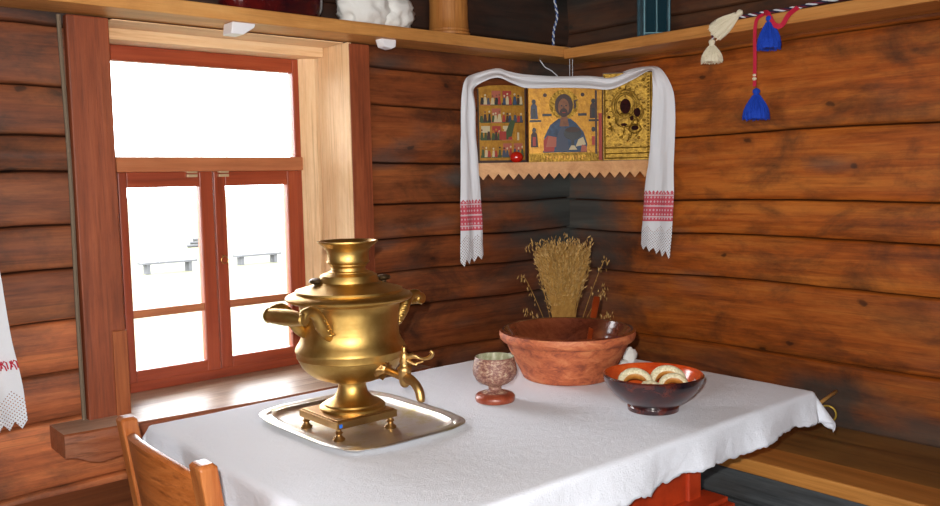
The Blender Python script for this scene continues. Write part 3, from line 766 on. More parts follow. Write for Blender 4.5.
# spoon
bm = bmesh.new()
p0 = Vector((-.820, -.820, ZC+.055)); p1 = Vector((-.660, -.722, .955))
d = (p1-p0).normalized(); s = Vector((.63, -.78, 0))-Vector((.63, -.78, 0)).dot(d)*d; s.normalize(); nn = d.cross(s)
ring = []
for k in range(9):
    f = k/8; c_ = p0+(p1-p0)*f; w_ = .0075+.005*f**2; 
    if k == 8: w_ *= .8
    ring.append([bm.verts.new(c_+s*a_*w_+nn*b_*.004) for a_, b_ in ((-1, -1), (1, -1), (1, 1), (-1, 1))])
for a, b_ in zip(ring, ring[1:]):
    for k in range(4): bm.faces.new((a[k], a[(k+1) % 4], b_[(k+1) % 4], b_[k]))
bm.faces.new(ring[0][::-1]); bm.faces.new(ring[-1])
sp = thing('wooden_spoon', 'flat reddish wooden spoon leaning out of the large clay bowl', 'spoon', tuple(p0))
P_('handle', bm, M_spoon, sp, bevel=.002)
bm = bmesh.new(); M = Matrix((s, nn, d)).transposed(); blob(bm, p0-d*.002, (.024, .008, .026), 18, 10, M=M); P_('spoon_bowl', bm, M_spoon, sp, smooth='all')

# bread rolls: sugar-dusted crescents
M_bread = plain('bread_crust', '#9a5a20', .45, bump=.4, bscale=60, hex2='#c4873c', vscale=30)
M_flour = plain('poppy_icing', '#efe7c8', .7, bump=.8, bscale=220, hex2='#c2b68c', vscale=170)
def roll(x, y, z, rz, R_, r_, a0, a1, tilt, lab):
    bm = bmesh.new(); n_ = 22; sg = 14; rg = []
    for i in range(n_+1):
        a_ = radians(a0+(a1-a0)*i/n_); rr = r_*(max(.12, sin(pi*i/n_))**.45)
        c_ = Vector((R_*cos(a_), R_*sin(a_), 0)); o_ = Vector((cos(a_), sin(a_), 0))
        rg.append([bm.verts.new(c_+o_*rr*cos(2*pi*k/sg)+Vector((0, 0, rr*sin(2*pi*k/sg)))) for k in range(sg)])
    for a, b_ in zip(rg, rg[1:]):
        for k in range(sg):
            f = bm.faces.new((a[k], a[(k+1) % sg], b_[(k+1) % sg], b_[k])); f.material_index = 1 if 0 <= k <= 4 else 0
    bm.faces.new(rg[0][::-1]); bm.faces.new(rg[-1])
    o = obj('bread_roll', bm, [M_bread, M_flour], smooth='all'); o.location = (x, y, z); o.rotation_euler = (tilt, 0, rz)
    tag(o, lab, 'bread', 'seeded bread crescents in the small dark bowl')
bx, by = -1.045, -1.238; vz = radians(-47)
roll(bx-.040, by+.024, ZC+.066, vz, .036, .015, -10, 190, radians(40), 'pale seeded bread crescent, left rear in the small dark bowl')
roll(bx+.034, by-.022, ZC+.067, vz, .038, .015, -10, 190, radians(40), 'pale seeded bread crescent, right rear in the small dark bowl')
roll(bx-.046, by-.028, ZC+.064, vz+.2, .020, .014, -30, 170, radians(15), 'small brown bread crescent, left front in the small dark bowl')
roll(bx+.010, by-.056, ZC+.066, vz-.1, .030, .013, 0, 190, radians(35), 'pale seeded bread crescent, right front in the small dark bowl')
bm = bmesh.new(); blob(bm, (0, 0, .022), (.022, .020, .026), 20, 12, fn=lambda d_: 1+.25*noise.noise(d_*2.3)); blob(bm, (-.028, .01, .004), (.024, .018, .008), 14, 8, fn=lambda d_: 1+.3*noise.noise(d_*3))
o = obj('knotted_cloth', bm, M_bagcloth, smooth='all'); o.location = (-.645, -.845, ZC); tag(o, 'small crumpled white cloth lump on the table behind the bowls', 'cloth')

# ------------------------------------------------------------------ sheaf of oats
M_straw = plain('straw', '#b88c46', .6, hex2='#936a2c', vscale=40)
M_oat = plain('oat_husk', '#c29c5c', .6, hex2='#94703a', vscale=60)
def sheaf():
    cx, cy = -.650, -.565
    r = thing('oat_sheaf', 'dried oat sheaf standing behind the large clay bowl', 'dried plant', (cx, cy, ZC))
    st = bmesh.new(); hd = bmesh.new(); rnd = random.Random(3)
    def grain(p, d_):
        u_ = d_.cross(Vector((rnd.uniform(-1, 1), rnd.uniform(-1, 1), .3))).normalized(); w_ = d_.cross(u_)
        l_ = rnd.uniform(.011, .018); q = rnd.uniform(.0018, .0028)
        a = [hd.verts.new(p+d_*l_*.4+(u_*cos(k*2.094)+w_*sin(k*2.094))*q) for k in range(3)]
        b0 = hd.verts.new(p); b1 = hd.verts.new(p+d_*l_)
        for k in range(3): hd.faces.new((b0, a[(k+1) % 3], a[k])); hd.faces.new((b1, a[k], a[(k+1) % 3]))
    def thin(bm, P, w_):
        sd = Vector((.63, -.77, 0)); sd2 = Vector((0, 0, 1)).cross(sd); rg = []
        for p in P: rg.append([bm.verts.new(p+(sd*cos(k*2.094)+sd2*sin(k*2.094))*w_) for k in range(3)])
        for a, b_ in zip(rg, rg[1:]):
            for k in range(3): bm.faces.new((a[k], a[(k+1) % 3], b_[(k+1) % 3], b_[k]))
    for i in range(720):
        th = rnd.uniform(0, 2*pi); rad = rnd.random()**.42; wild = i > 706
        if wild: rad = rnd.uniform(1.05, 1.25)
        H = rnd.uniform(.27, .375)*(1 if not wild else .95)*(1-.08*rad*rad)
        b0 = Vector((cos(th), sin(th)*.8, 0))*rad*.040
        top = Vector((cos(th)*.125, sin(th)*.085, 0))*rad*(H/.36); top.z = H
        mid = b0*.9+(top-b0)*.42; mid.z = H*.48; mid -= Vector((cos(th), sin(th), 0))*rad*.014
        P = smoothpath([b0, mid, top], 5)
        thin(st, P, .0011)
        dv = (P[-1]-P[-3]).normalized()
        for g_ in range(11 if not wild else 8):
            f = rnd.uniform(.64, 1.03); idx = min(int(f*10), 10); p = P[idx]
            side = Vector((rnd.uniform(-1, 1), rnd.uniform(-1, 1), rnd.uniform(.1, .9))).normalized()
            q = p+side*rnd.uniform(.002, .013)+dv*rnd.uniform(-.004, .02)
            if f > .7 and rnd.random() < .35: thin(st, [p, q], .0005)
            grain(q, (dv+Vector((rnd.uniform(-.5, .5), rnd.uniform(-.5, .5), rnd.uniform(-.7, .2)))).normalized())
    # a few loose stalks leaning out
    e_ = Vector((.74, -.67, 0))
    for (a0, h_, lean) in ((.05, .30, .135), (.05, .20, .13), (-.04, .36, -.105), (-.05, .13, -.115), (.06, .12, .145), (-.05, .25, -.13)):
        b0 = e_*a0*.6; top = e_*lean+Vector((0, 0, h_)); P = smoothpath([b0, (b0+top)*.5+Vector((0, 0, .015)), top, top+e_*(.012 if lean > 0 else -.012)-Vector((0, 0, .012))], 4)
        thin(st, P, .0011)
        for g_ in range(16):
            p = P[rnd.randint(5, len(P)-1)]; grain(p+Vector((rnd.uniform(-.01, .01), rnd.uniform(-.01, .01), rnd.uniform(-.014, .014))), Vector((rnd.uniform(-.4, .4), rnd.uniform(-.4, .4), -1 if rnd.random() < .5 else 1)).normalized())
    o = obj('stalks', st, M_straw, r); o['kind'] = 'stuff'
    o = obj('seed_heads', hd, M_oat, r); o['kind'] = 'stuff'
    bm = bmesh.new(); lathe(bm, [(.034, .05), (.036, .055), (.034, .062)], 24); obj('tie', bm, M_straw, r)
sheaf()

# ------------------------------------------------------------------ icon shelf in the corner
A0 = Vector((-.53, 0, 0)); eh = Vector((.78375, -.62108, 0)); nh = Vector((-.62108, -.78375, 0)); ang = math.atan2(eh.y, eh.x)
def Q(e, off, z): return A0+eh*e+nh*off+Vector((0, 0, z))
sh = thing('corner_shelf', 'corner shelf with a zigzag front board carrying three icons', 'shelf', (-.1, -.1, 1.39))
bm = bmesh.new(); pts = [Q(.006, .022, 0), Q(.672, .022, 0), Vector((-.012, -.40, 0)), Vector((-.012, -.012, 0)), Vector((-.50, -.012, 0))]
lo = [bm.verts.new((p.x, p.y, 1.386)) for p in pts]; hi = [bm.verts.new((p.x, p.y, 1.402)) for p in pts]
bm.faces.new(lo[::-1]); bm.faces.new(hi)
for i in range(5): bm.faces.new((lo[i], lo[(i+1) % 5], hi[(i+1) % 5], hi[i]))
P_('board', bm, M_iconsh, sh)
bm = bmesh.new(); nt_ = 17; L_ = .676; poly = [(0, 1.404), (0, 1.362)]
for k in range(nt_): poly += [((k+.5)/nt_*L_, 1.338), ((k+1)/nt_*L_, 1.362)]
poly += [(L_, 1.404)]
prism(bm, poly, lambda u, v, d_: Q(u, d_, v), .023, .035)
part(P_('front_board', bm, M_iconsh, sh), 'light zigzag-cut front board')

# icons -----------------------------------------------------------
rnd = random.Random(11)
def ell(cx, cz, rx, rz, n=14, a=0): return [(cx+rx*cos(2*pi*k/n)*cos(a)-rz*sin(2*pi*k/n)*sin(a), cz+rx*cos(2*pi*k/n)*sin(a)+rz*sin(2*pi*k/n)*cos(a)) for k in range(n)]
def rect(a, b, c, d_): return [(a, c), (b, c), (b, d_), (a, d_)]
class Paint:
    def __init__(s, bm, y0): s.bm = bm; s.y = y0; s.k = 0
    def add(s, poly, mi, h=.0008):
        s.k += 1; s.h = max(getattr(s, 'h', 0)+.00005, h if h > .0008 and not getattr(s, 'flat', 0) else 0, .0004); prism(s.bm, poly, lambda u, v, d_: (u, d_, v), s.y+.0002, s.y-s.h, mi)
IM = [M_goldp, M_gold, M_dkbrown, M_face, M_blue, M_red, M_cream, M_green, M_dark, M_rose, M_slate]
G, GM, BR, FA, BL, RE, CR, GR, DK, RO, SL_ = range(11)
def icon_root(e0, o0, e1, o1, lab):
    a = Q(e0, o0, 1.4025); b = Q(e1, o1, 1.4025); w = (b-a).length
    return thing('icon', lab, 'icon', tuple(a), math.atan2(b.y-a.y, b.x-a.x), None), w
# left: rows of small painted scenes
r, w = icon_root(.004, .008, .196, -.026, 'left icon panel with four rows of small painted figure scenes'); H = .305
bm = bmesh.new(); prism(bm, [(0, 0), (w, 0), (w, H-.012), (w*.8, H-.003), (w*.5, H), (w*.2, H-.003), (0, H-.012)], lambda u, v, d_: (u, d_, v), 0, .018); obj('panel', bm, M_goldp, r)
bm = bmesh.new(); P = Paint(bm, 0)
P.add(rect(0, w, 0, .012), BR, .0004); P.add(rect(0, .005, 0, H-.014), BR, .0004); P.add(rect(w-.005, w, 0, H-.014), BR, .0004)
for row in range(4):
    for c in range(4):
        x = .010+c*(w-.020)/4; z = .022+row*.068; cw = (w-.020)/4-.003; ch_ = .056
        if (row, c) == (1, 3): P.add(ell(x+cw/2, z+.02, .012, .018), G); P.add(rect(x+cw/2-.004, x+cw/2+.004, z, z+.03), CR); continue
        P.add(rect(x, x+cw, z, z+.010), rnd.choice([GR, BR, RO, GR]))
        if rnd.random() < .4: P.add(rect(x+.003, x+cw-.003, z+.03, z+ch_), rnd.choice([RO, CR, RE]))
        for q in range(3):
            px = x+cw*(q+.5)/3+rnd.uniform(-.003, .003); hh = rnd.uniform(.034, .044); wv = rnd.uniform(.006, .009)
            P.add([(px-wv, z+.003), (px+wv, z+.003), (px+wv*.5, z+hh*.8), (px-wv*.5, z+hh*.8)], rnd.choice([RE, SL_, CR, GR, BR, BL, RE, DK, CR]))
            P.add(ell(px, z+hh, .0035, .0042, 8), rnd.choice([CR, FA, BR, G]))
P.add([(.100, .095), (.135, .105), (.150, .165), (.132, .17)], GR); P.add(rect(.085, .112, .092, .125), RE)
obj('painting', bm, IM, r)
# centre: bearded saint with chalice
r, w = icon_root(.203, .000, .496, .000, 'middle icon of a bearded saint in blue holding a dark chalice'); H = .298
obj('panel', boxm(0, w, 0, .022, 0, H), M_goldp, r, bevel=.002)
bm = bmesh.new(); P = Paint(bm, 0)
P.add(rect(0, w-.004, 0, .036), GM, .002)
P.add(rect(.052, .232, .036, .286), G, .001)
for x in (.004, .238): P.add(rect(x, x+.046, .158, .166), DK); 
P.add(rect(.055, .092, .180, .190), DK); P.add(rect(.196, .230, .180, .190), DK)
for (x, z, m_) in ((.022, .195, SL_), (.022, .085, BR), (.256, .195, BR), (.256, .085, G)):
    P.add([(x-.014, z-.025), (x+.016, z-.025), (x+.012, z+.025), (x, z+.042), (x-.012, z+.025)], m_)
    P.add(ell(x, z+.042, .008, .010, 10), DK); P.add(rect(x-.006, x+.006, z-.020, z+.015), RE if z < .1 else DK)
P.add(rect(w-.030, w-.022, .03, H-.02), BR, .002); P.add(rect(w-.016, w-.003, .006, .19), RE, .003)
cx = .140
P.add([(cx+.058*cos(t_/24*2*pi), .225+.058*sin(t_/24*2*pi)) for t_ in range(24)], GM, .0016)
P.add(rect(.056, .230, .038, .045), DK); P.add([(.058, .040), (.228, .040), (.232, .070), (.218, .115), (.190, .150), (.165, .170), (.118, .170), (.085, .145), (.062, .100)], BL)
P.add([(.060, .042), (.100, .042), (.105, .095), (.075, .105), (.058, .085)], RE); P.add([(.068, .060), (.108, .060), (.110, .098), (.078, .104)], RO)
P.add([(.105, .042), (.160, .042), (.150, .120), (.135, .150), (.115, .110)], SL_)
P.add([(.122, .14), (.160, .14), (.150, .19), (.130, .19)], FA)
P.add(ell(cx, .222, .036, .044, 20), BR); P.add(ell(cx-.001, .214, .022, .034, 18), FA); P.add(ell(cx-.001, .193, .016, .018, 14), BR)
for dx in (-.009, .009): P.add(ell(cx+dx, .220, .004, .0025, 8), DK)
P.add(rect(cx-.0015, cx+.0015, .202, .218), BR); P.add(rect(cx-.006, cx+.006, .1925, .195), RE)
P.add(ell(.174, .112, .035, .026, 18), DK); P.add(ell(.174, .126, .030, .010, 16), BR); P.add(rect(.168, .180, .060, .09), DK); P.add([(.158, .048), (.192, .048), (.180, .065), (.168, .065)], CR)
P.add([(.185, .060), (.226, .068), (.215, .098), (.196, .088)], CR); P.add([(.205, .040), (.228, .040), (.228, .062), (.21, .068)], RO)
for (x, z) in ((.066, .262), (.214, .262)): P.add(ell(x, z, .008, .008, 8), BR)
P.add([(.180, .205), (.190, .215), (.186, .235), (.200, .245), (.178, .240)], BR)
for k in range(14): 
    x = .07+k*.0115; P.add(rect(x, x+.006, .010+.006*(k % 2), .026), G, .004)
obj('painting', bm, IM, r)
# right: gilt repousse cover
r, w = icon_root(.499, -.008, .686, .040, 'right icon under an embossed gilt cover with a mother and child'); H = .345
bm = bmesh.new(); prism(bm, rect(0, w, 0, H), lambda u, v, d_: (u, d_, v), 0, .018); obj('panel', bm, M_dkbrown, r)
bm = bmesh.new()
prism(bm, rect(.002, w-.002, .004, H-.004), lambda u, v, d_: (u, d_, v), 0, -.003)
def ringt(cx, cz, rx, rz, rad, n=30): tube(bm, [(cx+rx*cos(2*pi*k/n), -.004, cz+rz*sin(2*pi*k/n)) for k in range(n+1)], rad, 8, n=1)
ringt(.088, .215, .040, .047, .005); ringt(.088, .215, .052, .060, .003); ringt(.133, .190, .022, .028, .004)
for k in range(20):
    t_ = 2*pi*k/20; tube(bm, [(.088+.052*cos(t_), -.004, .215+.060*sin(t_)), (.088+.064*cos(t_), -.004, .215+.074*sin(t_))], .0022, 6, n=1)
rr = random.Random(5)
for k in range(16):   # robe folds
    x = .030+rr.uniform(0, .11); z = .075+rr.uniform(0, .09); a_ = rr.uniform(.7, 1.6)
    tube(bm, [(x, -.0035, z), (x+.016*cos(a_), -.006, z+.018*sin(a_)), (x+.026*cos(a_+.4), -.0035, z+.034*sin(a_+.2))], .0028, 6, n=3)
for z in (.012, .030, .052): tube(bm, [(.008, -.004, z), (w-.008, -.004, z)], .0028, 6, n=1)
tube(bm, [(.008, -.004, .01), (.008, -.004, H-.01)], .003, 6, n=1); tube(bm, [(w-.008, -.004, .01), (w-.008, -.004, H-.01)], .003, 6, n=1)
for k in range(26): blob(bm, (w-.018, -.003, .02+k*.0122), (.004, .003, .004), 8, 5)
for k in range(60): blob(bm, (rr.uniform(.014, w-.03), -.003, rr.uniform(.055, H-.02)), (rr.uniform(.003, .007), .003, rr.uniform(.003, .006)), 8, 5)
blob(bm, (.125, -.003, .125), (.026, .006, .020), 14, 8); blob(bm, (.085, -.002, .16), (.040, .006, .030), 14, 8)
obj('gilt_cover', bm, M_gold, r, smooth=50)
M_dface = plain('dark_red_paint', '#3a1210', .75, spec=.1, hex2='#1e0d0d', vscale=60)
for (x, z, rx, rz) in ((.088, .213, .021, .029), (.133, .188, .013, .017), (.124, .128, .014, .009), (.082, .142, .012, .006), (.024, .172, .006, .006), (.112, .166, .007, .010)):
    bm = bmesh.new(); prism(bm, ell(x, z, rx, rz, 18), lambda u, v, d_: (u, d_, v), -.002, -.0095)
    part(obj('cover_opening', bm, M_dface, r), 'dark opening in the gilt cover')
# red egg
bm = bmesh.new(); blob(bm, (0, 0, .023), (.026, .026, .0225), 24, 14)
o = obj('egg', bm, M_redglass, smooth='all'); o.location = Q(.153, .012, 1.402); tag(o, 'shiny red round egg on the corner shelf before the left icon', 'egg')

# ------------------------------------------------------------------ embroidered towel over the icons
def ribbon(name, rows, m, nw=26, folds=3, amp=.006, hem0=True, sub=8, seed=0):
    """rows of (inner, outer, outward normal); uv in metres"""
    I = smoothpath([r_[0] for r_ in rows], sub); O = smoothpath([r_[1] for r_ in rows], sub); Nn = smoothpath([r_[2] for r_ in rows], sub)
    bm = bmesh.new(); uvl = bm.loops.layers.uv.new('cloth'); grid = []; dist = [0]
    for i in range(1, len(I)): dist.append(dist[-1]+((I[i]+O[i])/2-(I[i-1]+O[i-1])/2).length)
    T = dist[-1]
    for i in range(len(I)):
        line = []; wd = (O[i]-I[i]).length; n_ = Nn[i].normalized()
        for k in range(nw+1):
            f = k/nw; f2 = f
            s_ = sin(f*folds*2*pi+.8*sin(dist[i]*5+seed)+seed)+1.1*noise.noise(Vector((f*4, dist[i]*9, seed)))+.5*noise.noise(Vector((f*9, dist[i]*23, seed+4)))
            p = I[i]+(O[i]-I[i])*f2+n_*(amp*s_)
            line.append((bm.verts.new(p), f*wd*1.0, min(dist[i], T-dist[i]) if hem0 else dist[i]))
        grid.append(line)
    for a, b_ in zip(grid, grid[1:]):
        for k in range(nw):
            q = [a[k], a[k+1], b_[k+1], b_[k]]; f = bm.faces.new([x[0] for x in q])
            for lp, x in zip(f.loops, q): lp[uvl].uv = (x[1], x[2])
    bm.normal_update()
    me = bpy.data.meshes.new(name); bm.to_mesh(me); bm.free(); me.materials.append(m)
    for p in me.polygons: p.use_smooth = True
    o = bpy.data.objects.new(name, me); C.objects.link(o); return o
Y_ = Vector((0, -1, 0)); Xn = Vector((-1, 0, 0)); V = Vector
def S(e, z, off=.052): return Q(e, off, z)
rows = [
 (V((-.538, -.035, 1.030)), V((-.656, -.035, 1.000)), Y_), (V((-.541, -.035, 1.10)), V((-.652, -.035, 1.10)), Y_), (V((-.545, -.035, 1.22)), V((-.650, -.035, 1.22)), Y_),
 (V((-.560, -.040, 1.36)), V((-.644, -.035, 1.36)), Y_), (V((-.572, -.042, 1.52)), V((-.640, -.035, 1.54)), Y_),
 (V((-.577, -.045, 1.63)), V((-.632, -.035, 1.66)), Y_), (S(-.012, 1.685, .050), V((-.615, -.035, 1.720)), (Y_+nh)/2),
 (S(.020, 1.712, .050), S(-.010, 1.748, .02), nh), (S(.080, 1.730, .050), S(.080, 1.770, .005), nh), (S(.14, 1.708, .040), S(.13, 1.758, .0), nh), (S(.20, 1.690, .035), S(.20, 1.745, .0), nh),
 (S(.33, 1.690, .030), S(.33, 1.738, -.01), nh), (S(.44, 1.686, .030), S(.44, 1.738, -.01), nh), (S(.52, 1.680, .040), S(.53, 1.732, .0), nh), (S(.60, 1.712, .065), S(.60, 1.758, .01), nh),
 (S(.665, 1.745, .085), S(.675, 1.768, .03), nh), (V((-.075, -.500, 1.705)), V((-.030, -.505, 1.750)), (nh+Xn)/2), (V((-.066, -.496, 1.66)), V((-.035, -.556, 1.68)), Xn),
 (V((-.060, -.485, 1.56)), V((-.035, -.572, 1.60)), Xn), (V((-.055, -.474, 1.45)), V((-.035, -.570, 1.47)), Xn), (V((-.050, -.450, 1.34)), V((-.035, -.567, 1.34)), Xn),
 (V((-.045, -.432, 1.22)), V((-.035, -.566, 1.22)), Xn), (V((-.045, -.422, 1.12)), V((-.035, -.560, 1.12)), Xn), (V((-.045, -.417, 1.055)), V((-.035, -.552, 1.018)), Xn)]
o = ribbon('embroidered_towel', rows, M_towel, folds=1.6, amp=.0035, sub=6)
tag(o, 'long white towel with red embroidered bands draped over the icons', 'towel')
rows = [(V((-2.205, -.055, .700)), V((-2.42, -.055, .690)), Y_), (V((-2.215, -.055, .82)), V((-2.43, -.055, .82)), Y_), (V((-2.236, -.055, .96)), V((-2.43, -.055, .96)), Y_), (V((-2.254, -.055, 1.15)), V((-2.43, -.055, 1.15)), Y_), (V((-2.29, -.055, 1.45)), V((-2.42, -.055, 1.45)), Y_), (V((-2.33, -.012, 1.79)), V((-2.40, -.012, 1.79)), Y_)]
o = ribbon('laced_towel', rows, M_towel2, folds=2, amp=.007, hem0=False, sub=8, seed=2)
tag(o, 'white towel with a lace hem hanging left of the window', 'towel')
bm = bmesh.new()
def stroke(pts): tube(bm, [(-2.224-x_*.001, -.0665, .866+z_*.001) for x_, z_ in pts], .0018, 6, n=1)
for q in range(5):
    b0 = q*24
    stroke([(b0+0, 4), (b0+4, 22), (b0+10, 26), (b0+14, 18), (b0+8, 12), (b0+4, 0)]); stroke([(b0+16, 26), (b0+18, 2)]); stroke([(b0+20, 24), (b0+14, 8)])
eo = obj('embroidery', bm, M_ribbon); eo.parent = o; part(eo, 'row of red stitched figures')

# cords in the corner
bm = bmesh.new(); pa = smoothpath([(-.20, -.12, 2.34), (-.21, -.12, 2.08), (-.195, -.12, 1.99), (-.215, -.12, 1.93), (-.230, -.13, 1.862)], 24)
for ph, mi in ((0, 0), (pi, 1)):
    tube(bm, [p+Vector((cos(i*.7+ph), sin(i*.7+ph), 0))*.003 for i, p in enumerate(pa)], .0028, 6, mi, n=1)
o = obj('twisted_wire', bm, [M_string, M_ropeb]); tag(o, 'twisted white and blue wire hanging above the shelf corner', 'wire')
bm = bmesh.new(); tube(bm, [(-.235, -.06, 1.818), (-.215, -.07, 1.79), (-.20, -.09, 1.775), (-.19, -.12, 1.745), (-.185, -.12, 1.72)], .0022, 8); o = obj('loose_wire', bm, M_string); tag(o, 'short curved white wire below the corner shelf plank, above the icons', 'wire')
bm = bmesh.new()
for dx in (0, .008): tube(bm, [(-.182+dx, -.174-dx, 1.858), (-.182+dx, -.174-dx, 1.80), (-.180+dx, -.172-dx, 1.70-.6*dx)], .0011, 6, n=2)
o = obj('string', bm, M_string); tag(o, 'thin doubled white string hanging from the shelf corner to the icons', 'string')

# ------------------------------------------------------------------ things on the window shelf
ZS = 1.862
bm = bmesh.new()   # lacquered box with rounded ends
def rr_(hx_, hy_, rad, n=8):
    o_ = []
    for (sx, sy_, a0) in ((1, 1, 0), (-1, 1, 90), (-1, -1, 180), (1, -1, 270)):
        for k in range(n+1):
            a_ = radians(a0+90*k/n); o_.append((sx*(hx_-rad)+rad*cos(a_), sy_*(hy_-rad)+rad*sin(a_)))
    return o_
lv = [(.0, .0, .150, .050), (.004, .0, .160, .058), (.030, .0, .170, .066), (.075, .0, .172, .068), (.080, 0, .168, .064), (.084, 0, .172, .068), (.11, 0, .160, .060), (.12, 0, .12, .04)]
rs = [[bm.verts.new((x, y, z)) for x, y in rr_(hx_, hy_, min(hy_*.95, .06))] for z, _, hx_, hy_ in lv]
bm.faces.new(rs[0][::-1]); bm.faces.new(rs[-1])
for a, b_ in zip(rs, rs[1:]):
    for k in range(len(a)): bm.faces.new((a[k], a[(k+1) % len(a)], b_[(k+1) % len(a)], b_[k]))
o = obj('lacquered_box', bm, M_lacq, smooth=40); o.location = (-1.45, -.088, ZS); tag(o, 'shiny dark red rounded box on the shelf above the window', 'box')
bm = bmesh.new()
def crump(d_): return 1+.14*noise.noise(d_*1.8+Vector((3, 1, 2)))-.30*abs(noise.noise(d_*2.6+Vector((0, 4, 0))))-.16*abs(noise.noise(d_*5.5))+.08
blob(bm, (-.045, 0, .068), (.105, .068, .085), 48, 28, fn=crump); blob(bm, (.065, 0, .058), (.085, .062, .072), 44, 26, fn=lambda d_: crump(d_+Vector((2, 0, 1))))
for v in bm.verts: v.co.z = max(v.co.z, .001)
o = obj('cloth_bundle', bm, M_bagcloth, smooth='all'); o.location = (-1.055, -.088, ZS); tag(o, 'crumpled white cloth bundle on the shelf beside the ribbed basket', 'bundle')
bm = bmesh.new(); lathe(bm, [(.070, 0), (.077, .002), (.078, .010), (.074, .014), (.073, .018), (.075, .022), (.072, .026), (.070, .06), (.069, .12), (.072, .17), (.066, .17), (.063, .12), (.064, .03)], 96, capt=True, fn=lambda t_, z_: 1+.012*cos(32*t_) if z_ > .024 else 1)
o = obj('ribbed_basket', bm, M_basket, smooth=50); o.location = (-.735, -.088, ZS); tag(o, 'ribbed golden brown round wooden pot on the shelf near the corner', 'pot')
# lantern on the right shelf
ZR = 1.852
r = thing('lantern', 'small teal box lantern standing on the right shelf', 'lantern', (-.135, -.55, ZR), radians(-40))
bm = bmesh.new(); h_ = .16; a_ = .045
for sx in (-1, 1):
    for sy_ in (-1, 1): box(bm, sx*a_-.006, sx*a_+.006, sy_*a_-.006, sy_*a_+.006, 0, h_)
box(bm, -a_, a_, -a_, a_, 0, .012); box(bm, -a_, a_, -a_, a_, h_-.012, h_); box(bm, -.026, .026, -.026, .026, h_, h_+.03)
obj('frame', bm, M_teal, r, bevel=.001)
bm = bmesh.new(); box(bm, -a_+.004, a_-.004, -a_+.004, a_-.004, .012, h_-.012); obj('pane', bm, plain('dark_teal_glass', '#12303a', .1, coat=.5), r)
bm = bmesh.new()
for x in (-a_, 0, a_): box(bm, x-.0015, x+.0015, -a_-.009, -a_-.006 if x else -a_+.003, .004, h_-.004)
for z in (.008, h_-.02): box(bm, -a_, a_, -a_-.009, -a_-.006, z, z+.003)
part(obj('trim_strip', bm, M_metalln, r), 'pale worn edge strips')

# tassels and cord on the right shelf
def tassel(name, top, length, rad, m, lab, M3=None, headr=.010):
    bm = bmesh.new(); rnd = random.Random(int(abs(top[1])*1000))
    K = 56
    def fl(t_, z_): return 1+.05*cos(14*t_+z_*60)+.04*noise.noise(Vector((cos(t_)*3, sin(t_)*3, z_*20)))
    pr = [(.002, 0), (headr, -.006), (headr*1.05, -.014), (headr*.75, -.020), (headr*1.3, -.028), (rad*.62, -length*.48), (rad*.88, -length*.72), (rad, -length*.90), (rad*.93, -length), (rad*.5, -length*.985)]
    lathe(bm, pr[::-1], K, capt=True, fn=fl)
    for k in range(90):   # loose strands round the skirt
        a = rnd.uniform(0, 2*pi); q = rnd.uniform(.55, 1.02)
        p0_ = Vector((cos(a)*headr, sin(a)*headr, -.024)); p1_ = Vector((cos(a)*rad*.9, sin(a)*rad*.9, -length*.7)); p2 = Vector((cos(a)*rad*q, sin(a)*rad*q, -length*rnd.uniform(.96, 1.06)))
        tube(bm, [p0_, p1_, p2], .0014, 4, n=3)
    if M3: bmesh.ops.rotate(bm, verts=bm.verts, matrix=M3)
    o = obj(name, bm, m, smooth=60); o.location = top; return tag(o, lab, 'tassel')
XS = -.222
tassel('tassel', (XS, -.858, 1.800), .078, .035, M_whitetas, 'cream tassel hanging below the right shelf', headr=.010)
tassel('tassel', (XS-.004, -.975, 1.874), .115, .032, M_whitetas, 'cream tassel lying over the edge of the right shelf', Matrix.Rotation(radians(62), 3, 'X'), .010)
tassel('tassel', (XS-.010, -1.075, 1.845), .105, .037, M_bluetas, 'upper blue tassel hanging against the front of the right shelf', headr=.010)
tassel('tassel', (XS+.006, -1.022, 1.622), .100, .042, M_bluetas, 'lower blue tassel hanging on the red ribbon', headr=.011)
bm = bmesh.new()
def flatrib(pts, w_, nrm=Vector((-1, 0, 0)), mi=0):
    P_s = smoothpath(pts, 6); prev = None
    for i, p in enumerate(P_s):
        t_ = (P_s[min(i+1, len(P_s)-1)]-P_s[max(i-1, 0)]).normalized(); s_ = t_.cross(nrm).normalized()*w_/2
        cur = [bm.verts.new(p+s_+nrm*.0008), bm.verts.new(p-s_+nrm*.0008), bm.verts.new(p-s_-nrm*.0008), bm.verts.new(p+s_-nrm*.0008)]
        if prev:
            for k in range(4): bm.faces.new((prev[k], prev[(k+1) % 4], cur[(k+1) % 4], cur[k])).material_index = mi
        else: bm.faces.new(cur)
        prev = cur
    bm.faces.new(prev[::-1])
flatrib([(XS+.012, -1.045, 1.856), (XS-.010, -1.030, 1.835), (XS-.006, -1.022, 1.78), (XS+.006, -1.016, 1.72), (XS+.010, -1.013, 1.66), (XS+.012, -1.012, 1.628)], .012)
flatrib([(XS+.012, -1.040, 1.858), (XS-.012, -1.070, 1.850), (XS-.016, -1.095, 1.812), (XS-.014, -1.120, 1.806), (XS-.010, -1.140, 1.835), (XS+.012, -1.160, 1.858)], .016)
rb = obj('ribbon', bm, M_ribbon); tag(rb, 'red ribbon looped over the right shelf edge beside the blue tassels', 'ribbon')
bm = bmesh.new(); blob(bm, (XS+.009, -1.013, 1.652), (.007, .007, .006)); blob(bm, (XS+.009, -1.013, 1.664), (.006, .006, .005)); o = obj('bead', bm, M_bead, smooth='all'); o.parent = rb
